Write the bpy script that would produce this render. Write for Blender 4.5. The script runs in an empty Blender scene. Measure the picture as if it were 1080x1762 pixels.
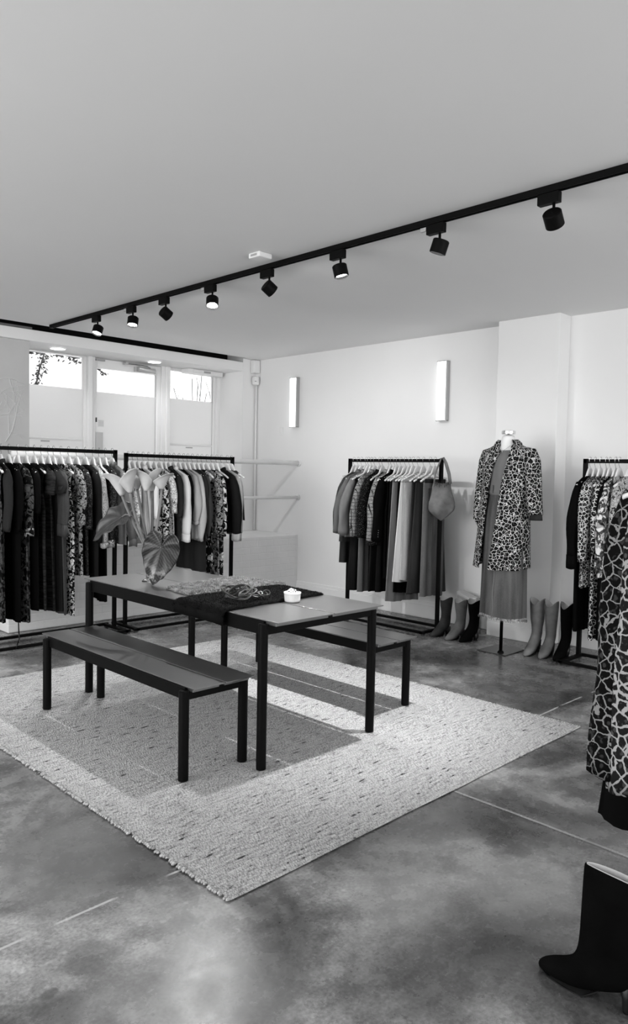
import bpy, math, random
from mathutils import Vector, Matrix, noise
random.seed(7)
C = bpy.context.scene
COL = C.collection
PI = math.pi

# ------------------------------------------------------------------ camera
H = 1.45
cam = bpy.data.cameras.new('camera'); camo = bpy.data.objects.new('camera', cam); COL.objects.link(camo)
cam.sensor_fit = 'HORIZONTAL'; cam.sensor_width = 36.0; cam.lens = 36.0 * 1281.87 / 1080
cam.clip_start = 0.05; cam.clip_end = 200
pit, rol, yaw = math.radians(2.962), math.radians(1.144), math.radians(44.9)
Rr = Vector((math.cos(rol), math.sin(rol) * math.sin(pit), math.sin(rol) * math.cos(pit)))
Uu = Vector((-math.sin(rol), math.cos(rol) * math.sin(pit), math.cos(rol) * math.cos(pit)))
Ff = Vector((0, math.cos(pit), -math.sin(pit)))
def toworld(v):   # camera yaw: x axis = normal of the right wall, y axis = normal of the window wall
    X = Vector((math.cos(yaw), math.sin(yaw), 0)); A = Vector((-math.sin(yaw), math.cos(yaw), 0))
    return Vector((v.dot(X), v.dot(A), v.z))
Rr, Uu, Ff = toworld(Rr), toworld(Uu), toworld(Ff)
mw = Matrix.Identity(4)
for i in range(3):
    mw[i][0] = Rr[i]; mw[i][1] = Uu[i]; mw[i][2] = -Ff[i]; mw[i][3] = (0, 0, H)[i]
camo.matrix_world = mw
C.camera = camo

# ------------------------------------------------------------------ world, light, exposure
C.view_settings.view_transform = 'Standard'; C.view_settings.look = 'None'
C.view_settings.gamma = 1.0; C.view_settings.use_curve_mapping = False
C.view_settings.exposure = 0.45
C.cycles.use_denoising = True
C.cycles.max_bounces = 8; C.cycles.diffuse_bounces = 5; C.cycles.glossy_bounces = 3
C.cycles.transmission_bounces = 6; C.cycles.transparent_max_bounces = 12
C.cycles.sample_clamp_indirect = 6.0
C.cycles.caustics_reflective = False; C.cycles.caustics_refractive = False
W = bpy.data.worlds.new('world'); C.world = W; W.use_nodes = True
W.node_tree.nodes['Background'].inputs[0].default_value = (1, 1, 1, 1)
W.node_tree.nodes['Background'].inputs[1].default_value = 2.0
def area(name, loc, rot, sx, sy, power):
    l = bpy.data.lights.new(name, 'AREA'); l.shape = 'RECTANGLE'; l.size = sx; l.size_y = sy; l.energy = power
    o = bpy.data.objects.new(name, l); COL.objects.link(o); o.location = loc; o.rotation_euler = rot
    return o
# soft fill lamps added at unseen openings behind the camera and to the left
area('shopfront_fill', (3.6, -3.2, 1.6), (math.radians(52), 0, 0), 4.6, 2.2, 85)
area('side_fill', (-2.75, 3.7, 1.6), (math.radians(58), 0, math.radians(-90)), 4.2, 2.2, 150)
sl = bpy.data.lights.new('sun', 'SUN'); sl.energy = 2.1; sl.angle = math.radians(1.0)
so_ = bpy.data.objects.new('sun', sl); COL.objects.link(so_); so_.rotation_euler = Vector((-.35, .75, -1.0)).to_track_quat('-Z', 'Y').to_euler()   # falls on the yard behind the windows
SPOT_W = 95.0

# ------------------------------------------------------------------ materials
def nt(name):
    m = bpy.data.materials.new(name); m.use_nodes = True
    t = m.node_tree; b = t.nodes['Principled BSDF']
    return m, t, b
def N(t, typ, **kw):
    n = t.nodes.new(typ)
    for k, v in kw.items():
        if k in n.inputs: n.inputs[k].default_value = v
        else: setattr(n, k, v)
    return n
def L(t, a, ao, b, bi): t.links.new(a.outputs[ao], b.inputs[bi])
def g(v): return (v, v, v, 1)
def ramp(t, stops, interp='LINEAR'):
    r = t.nodes.new('ShaderNodeValToRGB'); e = r.color_ramp.elements; r.color_ramp.interpolation = interp
    e[0].position, e[0].color = stops[0][0], g(stops[0][1]); e[1].position, e[1].color = stops[-1][0], g(stops[-1][1])
    for p, v in stops[1:-1]:
        x = e.new(p); x.color = g(v)
    return r
def bump(t, b, src, out, strength, dist):
    n = t.nodes.new('ShaderNodeBump'); n.inputs['Strength'].default_value = strength; n.inputs['Distance'].default_value = dist
    t.links.new(src.outputs[out], n.inputs['Height']); L(t, n, 'Normal', b, 'Normal')
def plain(name, v, rough=0.6, spec=0.5, metal=0.0, var=0, vscale=3.0, bs=0, bstr=0.3, bd=0.002, coat=0):
    m, t, b = nt(name)
    b.inputs['Base Color'].default_value = g(v); b.inputs['Roughness'].default_value = rough
    b.inputs['Metallic'].default_value = metal; b.inputs['Specular IOR Level'].default_value = spec
    if coat: b.inputs['Coat Weight'].default_value = coat; b.inputs['Coat Roughness'].default_value = .3; b.inputs['Coat IOR'].default_value = 2.2
    tc = N(t, 'ShaderNodeTexCoord')
    if var:
        n = N(t, 'ShaderNodeTexNoise', Scale=vscale, Detail=5.0); L(t, tc, 'Object', n, 'Vector')
        r = ramp(t, [(0.3, v * (1 - var)), (0.7, v * (1 + var))]); L(t, n, 'Fac', r, 0); L(t, r, 0, b, 'Base Color')
    if bs:
        n2 = N(t, 'ShaderNodeTexNoise', Scale=bs, Detail=3.0); L(t, tc, 'Object', n2, 'Vector'); bump(t, b, n2, 'Fac', bstr, bd)
    return m
def emis(name, v, s):
    m, t, b = nt(name); b.inputs['Base Color'].default_value = g(v)
    b.inputs['Emission Color'].default_value = (1, 1, 1, 1); b.inputs['Emission Strength'].default_value = s
    return m
def warp(t, scale, amt):
    tc = N(t, 'ShaderNodeTexCoord'); n = N(t, 'ShaderNodeTexNoise', Scale=scale, Detail=2.0); L(t, tc, 'Object', n, 'Vector')
    s = N(t, 'ShaderNodeVectorMath', operation='SUBTRACT'); L(t, n, 'Color', s, 0); s.inputs[1].default_value = (.5, .5, .5)
    k = N(t, 'ShaderNodeVectorMath', operation='SCALE'); L(t, s, 0, k, 0); k.inputs['Scale'].default_value = amt
    a = N(t, 'ShaderNodeVectorMath', operation='ADD'); L(t, tc, 'Object', a, 0); L(t, k, 0, a, 1)
    return a
def cloth(name, v, var=0.25, fine=0.3, rough=0.9):
    """plain fabric: soft tonal variation, woven bump"""
    m, t, b = nt(name); b.inputs['Roughness'].default_value = rough; b.inputs['Specular IOR Level'].default_value = 0.04
    tc = N(t, 'ShaderNodeTexCoord'); mp = N(t, 'ShaderNodeMapping'); mp.inputs['Scale'].default_value = (14, 14, 2.0); L(t, tc, 'Object', mp, 0)
    n = N(t, 'ShaderNodeTexNoise', Scale=1.0, Detail=4.0); L(t, mp, 0, n, 'Vector')
    r = ramp(t, [(0.3, v * (1 - var)), (0.7, v * (1 + var))]); L(t, n, 'Fac', r, 0); L(t, r, 0, b, 'Base Color')
    n2 = N(t, 'ShaderNodeTexNoise', Scale=260.0, Detail=2.0); L(t, tc, 'Object', n2, 'Vector'); bump(t, b, n2, 'Fac', fine, 0.002)
    return m
def denim(name, v):
    m, t, b = nt(name); b.inputs['Roughness'].default_value = 0.9; b.inputs['Specular IOR Level'].default_value = 0.04
    tc = N(t, 'ShaderNodeTexCoord'); mp = N(t, 'ShaderNodeMapping'); mp.inputs['Scale'].default_value = (16, 16, 1.6); L(t, tc, 'Object', mp, 0)
    n = N(t, 'ShaderNodeTexNoise', Scale=1.0, Detail=3.0); L(t, mp, 0, n, 'Vector')
    n3 = N(t, 'ShaderNodeTexNoise', Scale=220.0, Detail=2.0); L(t, tc, 'Object', n3, 'Vector')
    mx = N(t, 'ShaderNodeMath', operation='MULTIPLY_ADD'); L(t, n3, 'Fac', mx, 0); mx.inputs[1].default_value = 0.35; L(t, n, 'Fac', mx, 2)
    r = ramp(t, [(0.45, v * .55), (0.9, v * 1.7)]); L(t, mx, 0, r, 0); L(t, r, 0, b, 'Base Color'); bump(t, b, n3, 'Fac', 0.3, 0.002)
    return m
def leopard(name, cells, light, dark, mid, edge=0.16, wob=0.5, seed=0):
    m, t, b = nt(name); b.inputs['Roughness'].default_value = 0.85; b.inputs['Specular IOR Level'].default_value = 0.04
    a = warp(t, cells * 1.3, wob / cells)
    v1 = N(t, 'ShaderNodeTexVoronoi', feature='DISTANCE_TO_EDGE', Scale=cells); L(t, a, 0, v1, 'Vector')
    v2 = N(t, 'ShaderNodeTexVoronoi', feature='F1', Scale=cells); L(t, a, 0, v2, 'Vector')
    inner = ramp(t, [(0.0, mid), (0.16, mid), (0.24, dark), (1.0, dark)]); L(t, v2, 'Distance', inner, 0)
    msk = ramp(t, [(0.0, 1.0), (edge * .7, 1.0), (edge, 0.0), (1, 0)]); L(t, v1, 'Distance', msk, 0)
    n = N(t, 'ShaderNodeTexNoise', Scale=cells * 2.2, Detail=1.0); L(t, a, 0, n, 'Vector')
    brk = ramp(t, [(0.60, 0.0), (0.66, 1.0)]); L(t, n, 'Fac', brk, 0)
    mm = N(t, 'ShaderNodeMath', operation='MAXIMUM'); L(t, msk, 0, mm, 0)
    hb = N(t, 'ShaderNodeMath', operation='MULTIPLY'); L(t, brk, 0, hb, 0); hb.inputs[1].default_value = 0.12; L(t, hb, 0, mm, 1)
    mix = N(t, 'ShaderNodeMixRGB'); L(t, mm, 0, mix, 0); L(t, inner, 0, mix, 1); mix.inputs[2].default_value = g(light)
    L(t, mix, 0, b, 'Base Color')
    return m
def printed(name, scale, ground, motif, th=0.52, second=None, dist=1.6):
    """blotchy botanical or floral print"""
    m, t, b = nt(name); b.inputs['Roughness'].default_value = 0.85; b.inputs['Specular IOR Level'].default_value = 0.04
    a = warp(t, scale * .8, .6 / scale)
    n = N(t, 'ShaderNodeTexNoise', Scale=scale, Detail=2.5, Distortion=dist); L(t, a, 0, n, 'Vector')
    st = [(0.0, ground), (th, ground), (th + .02, motif), (1.0, motif)]
    if second is not None: st = [(0.0, second), (th - .16, second), (th - .14, ground), (th, ground), (th + .02, motif), (1.0, motif)]
    r = ramp(t, st); L(t, n, 'Fac', r, 0)
    v = N(t, 'ShaderNodeTexVoronoi', feature='DISTANCE_TO_EDGE', Scale=scale * 1.5); L(t, a, 0, v, 'Vector')
    vr = ramp(t, [(0.0, .35), (0.05, .35), (0.09, 1.0), (1, 1)]); L(t, v, 'Distance', vr, 0)
    mx = N(t, 'ShaderNodeMixRGB', blend_type='MULTIPLY'); mx.inputs[0].default_value = 0.8; L(t, r, 0, mx, 1); L(t, vr, 0, mx, 2)
    L(t, mx, 0, b, 'Base Color')
    return m
def tweed(name, base, line, speck, step=22.0):
    m, t, b = nt(name); b.inputs['Roughness'].default_value = 0.95; b.inputs['Specular IOR Level'].default_value = 0.03
    a = warp(t, 60, .006); sp = N(t, 'ShaderNodeSeparateXYZ'); L(t, a, 0, sp, 0)
    mk = []
    for ax in ('Y', 'Z'):
        k = N(t, 'ShaderNodeMath', operation='MULTIPLY'); L(t, sp, ax, k, 0); k.inputs[1].default_value = step
        f = N(t, 'ShaderNodeMath', operation='FRACT'); L(t, k, 0, f, 0)
        l = N(t, 'ShaderNodeMath', operation='LESS_THAN'); L(t, f, 0, l, 0); l.inputs[1].default_value = 0.13 if line >= 0 else -1.0; mk.append(l)
    mxx = N(t, 'ShaderNodeMath', operation='MAXIMUM'); L(t, mk[0], 0, mxx, 0); L(t, mk[1], 0, mxx, 1)
    tc = N(t, 'ShaderNodeTexCoord'); n = N(t, 'ShaderNodeTexNoise', Scale=190.0, Detail=2.0); L(t, tc, 'Object', n, 'Vector')
    r = ramp(t, [(0.35, base * .45), (0.62, base * 1.1), (0.72, speck)]); L(t, n, 'Fac', r, 0)
    mix = N(t, 'ShaderNodeMixRGB'); L(t, mxx, 0, mix, 0); L(t, r, 0, mix, 1); mix.inputs[2].default_value = g(abs(line)); L(t, mix, 0, b, 'Base Color')
    bump(t, b, n, 'Fac', 0.6, 0.004)
    return m
def ruched(name, v):
    m, t, b = nt(name); b.inputs['Roughness'].default_value = 0.8; b.inputs['Specular IOR Level'].default_value = 0.06
    tc = N(t, 'ShaderNodeTexCoord'); mp = N(t, 'ShaderNodeMapping'); mp.inputs['Scale'].default_value = (9, 9, 60); L(t, tc, 'Object', mp, 0)
    n = N(t, 'ShaderNodeTexNoise', Scale=1.0, Detail=2.0, Distortion=.5); L(t, mp, 0, n, 'Vector')
    r = ramp(t, [(0.4, v * .5), (0.65, v * 1.9)]); L(t, n, 'Fac', r, 0); L(t, r, 0, b, 'Base Color'); bump(t, b, n, 'Fac', 0.8, 0.008)
    return m
def sparkle(name, v):
    m, t, b = nt(name); b.inputs['Roughness'].default_value = 0.45
    tc = N(t, 'ShaderNodeTexCoord'); n = N(t, 'ShaderNodeTexVoronoi', Scale=170.0); L(t, tc, 'Object', n, 'Vector')
    r = ramp(t, [(0.0, .5), (0.09, .3), (0.14, v), (1, v)]); L(t, n, 'Distance', r, 0); L(t, r, 0, b, 'Base Color')
    return m

WALL = plain('white_wall_paint', .80, .75, .3, var=.02, vscale=1.2, bs=18, bstr=.12, bd=.004)
CEIL = plain('ceiling_paint', .77, .85, .2, var=.015, vscale=.7)
BRICK = plain('painted_brick', .76, .7, .3, var=.03, vscale=4)
def _bricks():
    t = BRICK.node_tree; b = t.nodes['Principled BSDF']; tc = N(t, 'ShaderNodeTexCoord')
    mp = N(t, 'ShaderNodeMapping'); mp.inputs['Rotation'].default_value = (PI / 2, 0, 0); L(t, tc, 'Object', mp, 0)
    k = N(t, 'ShaderNodeTexBrick', Scale=1.0); k.inputs['Brick Width'].default_value = .23; k.inputs['Row Height'].default_value = .075
    k.inputs['Mortar Size'].default_value = .006; k.inputs['Mortar Smooth'].default_value = 1.0; L(t, mp, 0, k, 'Vector')
    n = N(t, 'ShaderNodeTexNoise', Scale=14.0, Detail=4.0); L(t, tc, 'Object', n, 'Vector')
    s = N(t, 'ShaderNodeMath', operation='SUBTRACT'); L(t, n, 'Fac', s, 0); L(t, k, 'Fac', s, 1); bump(t, b, s, 0, .35, .006)
_bricks()
TRIM = plain('white_gloss_paint', .82, .35, .5)
GREYPIER = plain('grey_wallpaper', .52, .8, .2, var=.06, vscale=2.5)
BRANCH = plain('pale_branch_print', .80, .8, .2)
SLOT = plain('ceiling_gap_shade', .012, .9, .1)
GREYBLK = plain('grey_plaster_block', .16, .8, .2)
BLACK = plain('black_powder_coat', .003, .42, .07, bs=300, bstr=.05, bd=.001)
TABTOP = plain('black_table_lacquer', .010, .32, 1.0, bs=400, bstr=.03, bd=.001, coat=1.0)
RACKM = plain('black_steel_tube', .003, .5, .07)
HANG = plain('white_wood', .74, .4, .4)
WIRE = plain('steel_wire', .55, .25, .5, metal=1.0)
CHROME = plain('chrome', .75, .12, .5, metal=1.0)
PLASTIC = plain('white_plastic', .78, .45, .4)
GREYPL = plain('grey_plastic', .35, .5, .4)
DARKPL = plain('dark_plastic', .03, .5, .4)
CERAM = plain('white_ceramic', .82, .2, .6)
SILVER = plain('silver', .7, .25, .5, metal=1.0)
LEATH = plain('black_leather', .006, .4, .4, bs=120, bstr=.2)
CARDL = plain('pale_cardboard', .5, .8, .2)
CARD = plain('grey_cardboard', .38, .8, .2, var=.06, vscale=20)
LIT = emis('lit_diffuser', .9, 5.0)
LENS = emis('lit_lens', .9, 40.0)
SCONCE = emis('sconce_diffuser', .85, 1.6)
def suede(name, v): return plain(name, v, .95, .03, var=.35, vscale=9, bs=160, bstr=.2)
SUEDE_D, SUEDE_M, SUEDE_L, SUEDE_B = suede('dark_suede', .035), suede('mid_grey_suede', .115), suede('light_grey_suede', .18), suede('black_suede', .0025)
LINING = plain('pale_boot_lining', .42, .6, .2)

m, t, b = nt('window_glass'); GLASS = m
tr = N(t, 'ShaderNodeBsdfTransparent'); gl = N(t, 'ShaderNodeBsdfGlossy', Roughness=0.02); fr = N(t, 'ShaderNodeFresnel', IOR=1.45)
mx = N(t, 'ShaderNodeMixShader'); L(t, fr, 0, mx, 0); L(t, tr, 0, mx, 1); L(t, gl, 0, mx, 2); L(t, mx, 0, t.nodes['Material Output'], 'Surface')
m, t, b = nt('frosted_film'); FROST = m
tr = N(t, 'ShaderNodeBsdfTranslucent', Color=g(.92)); df = N(t, 'ShaderNodeBsdfDiffuse', Color=g(.8)); mx = N(t, 'ShaderNodeMixShader'); mx.inputs[0].default_value = .25
L(t, tr, 0, mx, 1); L(t, df, 0, mx, 2); L(t, mx, 0, t.nodes['Material Output'], 'Surface')
m, t, b = nt('clear_vase_glass'); VGLASS = m
b.inputs['Transmission Weight'].default_value = 1.0; b.inputs['Roughness'].default_value = .03; b.inputs['Base Color'].default_value = g(.95); b.inputs['IOR'].default_value = 1.3

# polished concrete
m, t, b = nt('polished_concrete'); FLOOR = m
tc = N(t, 'ShaderNodeTexCoord')
n1 = N(t, 'ShaderNodeTexNoise', Scale=1.5, Detail=9.0, Roughness=.62, Distortion=.6); L(t, tc, 'Object', n1, 'Vector')
n2 = N(t, 'ShaderNodeTexNoise', Scale=6.0, Detail=6.0, Roughness=.7); L(t, tc, 'Object', n2, 'Vector')
n3 = N(t, 'ShaderNodeTexNoise', Scale=85.0, Detail=3.0); L(t, tc, 'Object', n3, 'Vector')
r1 = ramp(t, [(0.37, .045), (0.5, .125), (0.64, .27)]); L(t, n1, 'Fac', r1, 0)
r2 = ramp(t, [(0.3, .55), (0.5, 1.0), (0.72, 1.5)]); L(t, n2, 'Fac', r2, 0)
mu = N(t, 'ShaderNodeMixRGB', blend_type='MULTIPLY'); mu.inputs[0].default_value = 1.0; L(t, r1, 0, mu, 1); L(t, r2, 0, mu, 2)
r3 = ramp(t, [(0.3, .72), (0.7, 1.28)]); L(t, n3, 'Fac', r3, 0)
mu2 = N(t, 'ShaderNodeMixRGB', blend_type='MULTIPLY'); mu2.inputs[0].default_value = 1.0; L(t, mu, 0, mu2, 1); L(t, r3, 0, mu2, 2)
cur = mu2
wv = warp(t, 3.0, .02); sp = N(t, 'ShaderNodeSeparateXYZ'); L(t, wv, 0, sp, 0)
def math2(op, a, bb):
    n = N(t, 'ShaderNodeMath', operation=op)
    for i, q in enumerate((a, bb)):
        if isinstance(q, (int, float)): n.inputs[i].default_value = q
        else: t.links.new(q, n.inputs[i])
    return n.outputs[0]
X_, Y_ = sp.outputs['X'], sp.outputs['Y']
brk = ramp(t, [(.42, 0.0), (.5, 1.0)]); n4 = N(t, 'ShaderNodeTexNoise', Scale=3.2, Detail=3.0); L(t, tc, 'Object', n4, 'Vector'); L(t, n4, 'Fac', brk, 0)
def line(coord, at, w): return math2('LESS_THAN', math2('ABSOLUTE', math2('SUBTRACT', coord, at), 0), w)
jb = math2('MULTIPLY', line(Y_, 2.19, .0055), brk.outputs[0])
ja = math2('MULTIPLY', line(X_, 2.855, .007), math2('LESS_THAN', Y_, 2.19))
jn = math2('MAXIMUM', jb, math2('MULTIPLY', ja, .55))
jd = math2('MULTIPLY', line(X_, 2.842, .006), math2('LESS_THAN', Y_, 2.19))
mxj = N(t, 'ShaderNodeMixRGB'); t.links.new(jn, mxj.inputs[0]); L(t, cur, 0, mxj, 1); mxj.inputs[2].default_value = g(.42); cur = mxj
mxd = N(t, 'ShaderNodeMixRGB'); t.links.new(math2('MULTIPLY', jd, .6), mxd.inputs[0]); L(t, cur, 0, mxd, 1); mxd.inputs[2].default_value = g(.03); cur = mxd
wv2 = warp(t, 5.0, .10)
for (sx, sy, sr, amt, tone) in [(1.07, 1.955, .085, .55, .06), (0.885, 1.815, .075, .65, .05), (.905, 1.905, .022, .7, .05), (1.33, 1.86, .10, .35, .07), (1.25, 2.55, .30, .3, .26), (2.0, 1.55, .2, .35, .27), (2.35, 1.3, .22, .4, .28), (1.15, 1.6, .3, .35, .24), (3.0, 1.25, .17, .55, .06), (2.7, 1.75, .15, .4, .07), (4.6, 2.6, .3, .45, .06), (4.1, 3.4, .3, .35, .07), (5.0, 3.2, .35, .5, .06)]:  # blotches; pale patch beside the rug is a floor reflection painted in
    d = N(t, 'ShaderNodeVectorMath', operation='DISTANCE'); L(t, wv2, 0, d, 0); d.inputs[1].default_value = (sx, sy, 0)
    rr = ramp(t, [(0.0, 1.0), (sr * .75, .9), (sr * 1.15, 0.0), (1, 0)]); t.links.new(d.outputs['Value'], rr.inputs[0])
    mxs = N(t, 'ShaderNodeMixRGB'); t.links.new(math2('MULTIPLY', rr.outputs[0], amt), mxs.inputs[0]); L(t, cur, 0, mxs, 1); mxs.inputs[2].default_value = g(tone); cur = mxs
L(t, cur, 0, b, 'Base Color')
rg = ramp(t, [(0.3, .18), (0.7, .36)]); L(t, n2, 'Fac', rg, 0); L(t, rg, 0, b, 'Roughness')
b.inputs['Specular IOR Level'].default_value = .55
bump(t, b, n2, 'Fac', .06, .01)

# woven wool rug
m, t, b = nt('woven_wool'); RUG = m
b.inputs['Roughness'].default_value = .95; b.inputs['Specular IOR Level'].default_value = .1
tc = N(t, 'ShaderNodeTexCoord'); mp = N(t, 'ShaderNodeMapping'); mp.inputs['Scale'].default_value = (14, 75, 1); L(t, tc, 'Object', mp, 0)
n = N(t, 'ShaderNodeTexNoise', Scale=1.0, Detail=2.0); L(t, mp, 0, n, 'Vector')
r = ramp(t, [(0.0, .06), (0.29, .05), (0.33, .27), (0.45, .37), (0.7, .45)]); L(t, n, 'Fac', r, 0)
mp2 = N(t, 'ShaderNodeMapping'); mp2.inputs['Scale'].default_value = (150, 80, 1); L(t, tc, 'Object', mp2, 0)
n2 = N(t, 'ShaderNodeTexNoise', Scale=1.0, Detail=1.0); L(t, mp2, 0, n2, 'Vector')
r2 = ramp(t, [(0.3, .55), (0.6, 1.15)]); L(t, n2, 'Fac', r2, 0)
mu = N(t, 'ShaderNodeMixRGB', blend_type='MULTIPLY'); mu.inputs[0].default_value = 1.0; L(t, r, 0, mu, 1); L(t, r2, 0, mu, 2); L(t, mu, 0, b, 'Base Color')
bump(t, b, n2, 'Fac', .9, .006)

FUR_L = plain('grey_fur', .24, .8, .2, var=.5, vscale=26)
FUR_B = plain('black_fur', .004, .8, .06, var=.4, vscale=12)
PETAL = plain('white_petal', .50, .5, .3, var=.12, vscale=14)
STEM = plain('grey_green_stem', .16, .5, .3, var=.25, vscale=12)
LEAFM = plain('dark_leaf', .04, .42, .4, var=.4, vscale=14)
VEINM = plain('leaf_vein', .07, .5, .3)
LEAFC = plain('veined_leaf', .055, .4, .4)
def _veins():
    t = LEAFC.node_tree; b = t.nodes['Principled BSDF']; tc = N(t, 'ShaderNodeTexCoord'); sp = N(t, 'ShaderNodeSeparateXYZ'); L(t, tc, 'Object', sp, 0)
    ab = N(t, 'ShaderNodeMath', operation='ABSOLUTE'); L(t, sp, 'Y', ab, 0)
    k = N(t, 'ShaderNodeMath', operation='MULTIPLY_ADD'); L(t, ab, 0, k, 0); k.inputs[1].default_value = -1.0; L(t, sp, 'X', k, 2)
    nz = N(t, 'ShaderNodeTexNoise', Scale=22.0, Detail=3.0); L(t, tc, 'Object', nz, 'Vector')
    k2 = N(t, 'ShaderNodeMath', operation='MULTIPLY_ADD'); L(t, nz, 'Fac', k2, 0); k2.inputs[1].default_value = .03; L(t, k, 0, k2, 2)
    fr = N(t, 'ShaderNodeMath', operation='MULTIPLY'); L(t, k2, 0, fr, 0); fr.inputs[1].default_value = 48.0
    f = N(t, 'ShaderNodeMath', operation='FRACT'); L(t, fr, 0, f, 0)
    r = ramp(t, [(0.0, .06), (0.25, .018), (0.7, .014), (1.0, .05)]); L(t, f, 0, r, 0)
    rx = ramp(t, [(0.10, 0.0), (0.22, .75)]); L(t, sp, 'X', rx, 0)
    rn = ramp(t, [(0.45, 0.0), (0.6, 1.0)]); L(t, nz, 'Fac', rn, 0)
    ml = N(t, 'ShaderNodeMath', operation='MULTIPLY'); L(t, rx, 0, ml, 0); L(t, rn, 0, ml, 1)
    mx = N(t, 'ShaderNodeMixRGB'); L(t, ml, 0, mx, 0); L(t, r, 0, mx, 1); mx.inputs[2].default_value = g(.6); L(t, mx, 0, b, 'Base Color')
_veins()
OUTW = plain('sunlit_render', .85, .9, .1, var=.05, vscale=1.5)
OUTG = plain('outside_paving', .75, .9, .1)
OUTL = plain('garden_leaf', .03, .6, .3, var=.5, vscale=8)

# ------------------------------------------------------------------ mesh helpers
class G:
    def __init__(s): s.v, s.f, s.mi = [], [], []
    def face(s, f, m=0): s.f.append(f); s.mi.append(m)
    def grid(s, rows, close=True, cap0=False, cap1=False, m=0):
        o = len(s.v); n = len(rows[0])
        for r in rows: s.v += [tuple(p) for p in r]
        for i in range(len(rows) - 1):
            for j in range(n if close else n - 1):
                k = (j + 1) % n
                s.face((o + i * n + j, o + i * n + k, o + (i + 1) * n + k, o + (i + 1) * n + j), m)
        if cap0: s.face(tuple(o + j for j in reversed(range(n))), m)
        if cap1: s.face(tuple(o + (len(rows) - 1) * n + j for j in range(n)), m)
        return s
    def box(s, x0, x1, y0, y1, z0, z1, m=0):
        o = len(s.v)
        s.v += [(x, y, z) for z in (z0, z1) for (x, y) in ((x0, y0), (x1, y0), (x1, y1), (x0, y1))]
        for f in ((3, 2, 1, 0), (4, 5, 6, 7), (0, 1, 5, 4), (1, 2, 6, 5), (2, 3, 7, 6), (3, 0, 4, 7)): s.face(tuple(o + i for i in f), m)
        return s
    def tube(s, pts, r, n=10, flat=1.0, cap=True, m=0):
        pts = [Vector(p) for p in pts]; rr = r if isinstance(r, (list, tuple)) else [r] * len(pts); rows = []
        up = Vector((0, 0, 1)); d0 = (pts[1] - pts[0]).normalized()
        if abs(d0.dot(up)) > .9: up = Vector((1, 0, 0))
        a = d0.cross(up).normalized()
        for i, p in enumerate(pts):
            d = (pts[min(i + 1, len(pts) - 1)] - pts[max(i - 1, 0)]).normalized()
            a = (a - d * a.dot(d)).normalized(); bb = d.cross(a)
            rows.append([p + a * (rr[i] * math.cos(2 * PI * k / n)) + bb * (rr[i] * flat * math.sin(2 * PI * k / n)) for k in range(n)])
        return s.grid(rows, True, cap, cap, m)
    def cyl(s, c, r, z0, z1, n=24, m=0, r2=None):
        r2 = r if r2 is None else r2
        return s.grid([[(c[0] + q * math.cos(2 * PI * k / n), c[1] + q * math.sin(2 * PI * k / n), z) for k in range(n)] for q, z in ((r, z0), (r2, z1))], True, True, True, m)
    def lathe(s, prof, n=28, c=(0, 0), m=0, cap0=True, cap1=True):
        return s.grid([[(c[0] + r * math.cos(2 * PI * k / n), c[1] + r * math.sin(2 * PI * k / n), z) for k in range(n)] for r, z in prof], True, cap0, cap1, m)
    def torus(s, c, R, r, ax=(1, 0, 0), ay=(0, 1, 0), n=20, k=6, m=0):
        c, ax, ay = Vector(c), Vector(ax).normalized(), Vector(ay).normalized(); az = ax.cross(ay)
        rows = []
        for i in range(n + 1):
            a = 2 * PI * i / n; d = ax * math.cos(a) + ay * math.sin(a)
            rows.append([c + d * (R + r * math.cos(2 * PI * j / k)) + az * (r * math.sin(2 * PI * j / k)) for j in range(k)])
        return s.grid(rows, True, False, False, m)
    def move(s, M):
        s.v = [tuple(M @ Vector(p)) for p in s.v]; return s
    def mesh(s, name, mats, smooth=True):
        me = bpy.data.meshes.new(name); me.from_pydata(s.v, [], s.f)
        for q in (mats if isinstance(mats, (list, tuple)) else [mats]): me.materials.append(q)
        for p, i in zip(me.polygons, s.mi): p.material_index = i; p.use_smooth = smooth
        me.validate(); me.update(); return me
    def build(s, name, mats, parent=None, smooth=True, bevel=0, solid=0, auto=None, subd=0):
        return place(name, s.mesh(name, mats, smooth), parent, bevel, solid, auto, subd)
def place(name, me, parent=None, bevel=0, solid=0, auto=None, subd=0):
    o = bpy.data.objects.new(name, me); COL.objects.link(o); o.parent = parent
    if solid:
        q = o.modifiers.new('solid', 'SOLIDIFY'); q.thickness = solid; q.offset = 0
    if subd:
        q = o.modifiers.new('sub', 'SUBSURF'); q.levels = q.render_levels = subd
    if bevel:
        q = o.modifiers.new('bev', 'BEVEL'); q.width = bevel; q.segments = 2; q.limit_method = 'ANGLE'; q.angle_limit = math.radians(40)
    if auto:
        me.shade_smooth() if hasattr(me, 'shade_smooth') else None
        try:
            me.set_sharp_from_angle(angle=math.radians(auto))
        except Exception: pass
    return o
def thing(name, label, cat, loc=(0, 0, 0), rz=0.0, group=None):
    o = bpy.data.objects.new(name, None); COL.objects.link(o); o.location = loc; o.rotation_euler = (0, 0, rz); o.empty_display_size = .05
    return tag(o, label, cat, group)
def tag(o, label, cat, group=None):
    o['label'] = label; o['category'] = cat
    if group: o['group'] = group
    return o
def struct(name, gm, mat, parent=None, bevel=0, smooth=False):
    o = gm.build(name, mat, parent, smooth, bevel)
    if parent is None: o['kind'] = 'structure'
    return o
def structroot(name, loc=(0, 0, 0)):
    o = bpy.data.objects.new(name, None); COL.objects.link(o); o.location = loc; o['kind'] = 'structure'; return o
def camdepth(p): return (Vector(p) - Vector((0, 0, H))).dot(Ff)
def pt(x, y, D):   # photo pixel and distance -> place in the room
    return Vector((0, 0, H)) + (Rr * ((x - 540) / 1281.87) - Uu * ((y - 881) / 1281.87) + Ff) * D

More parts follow.
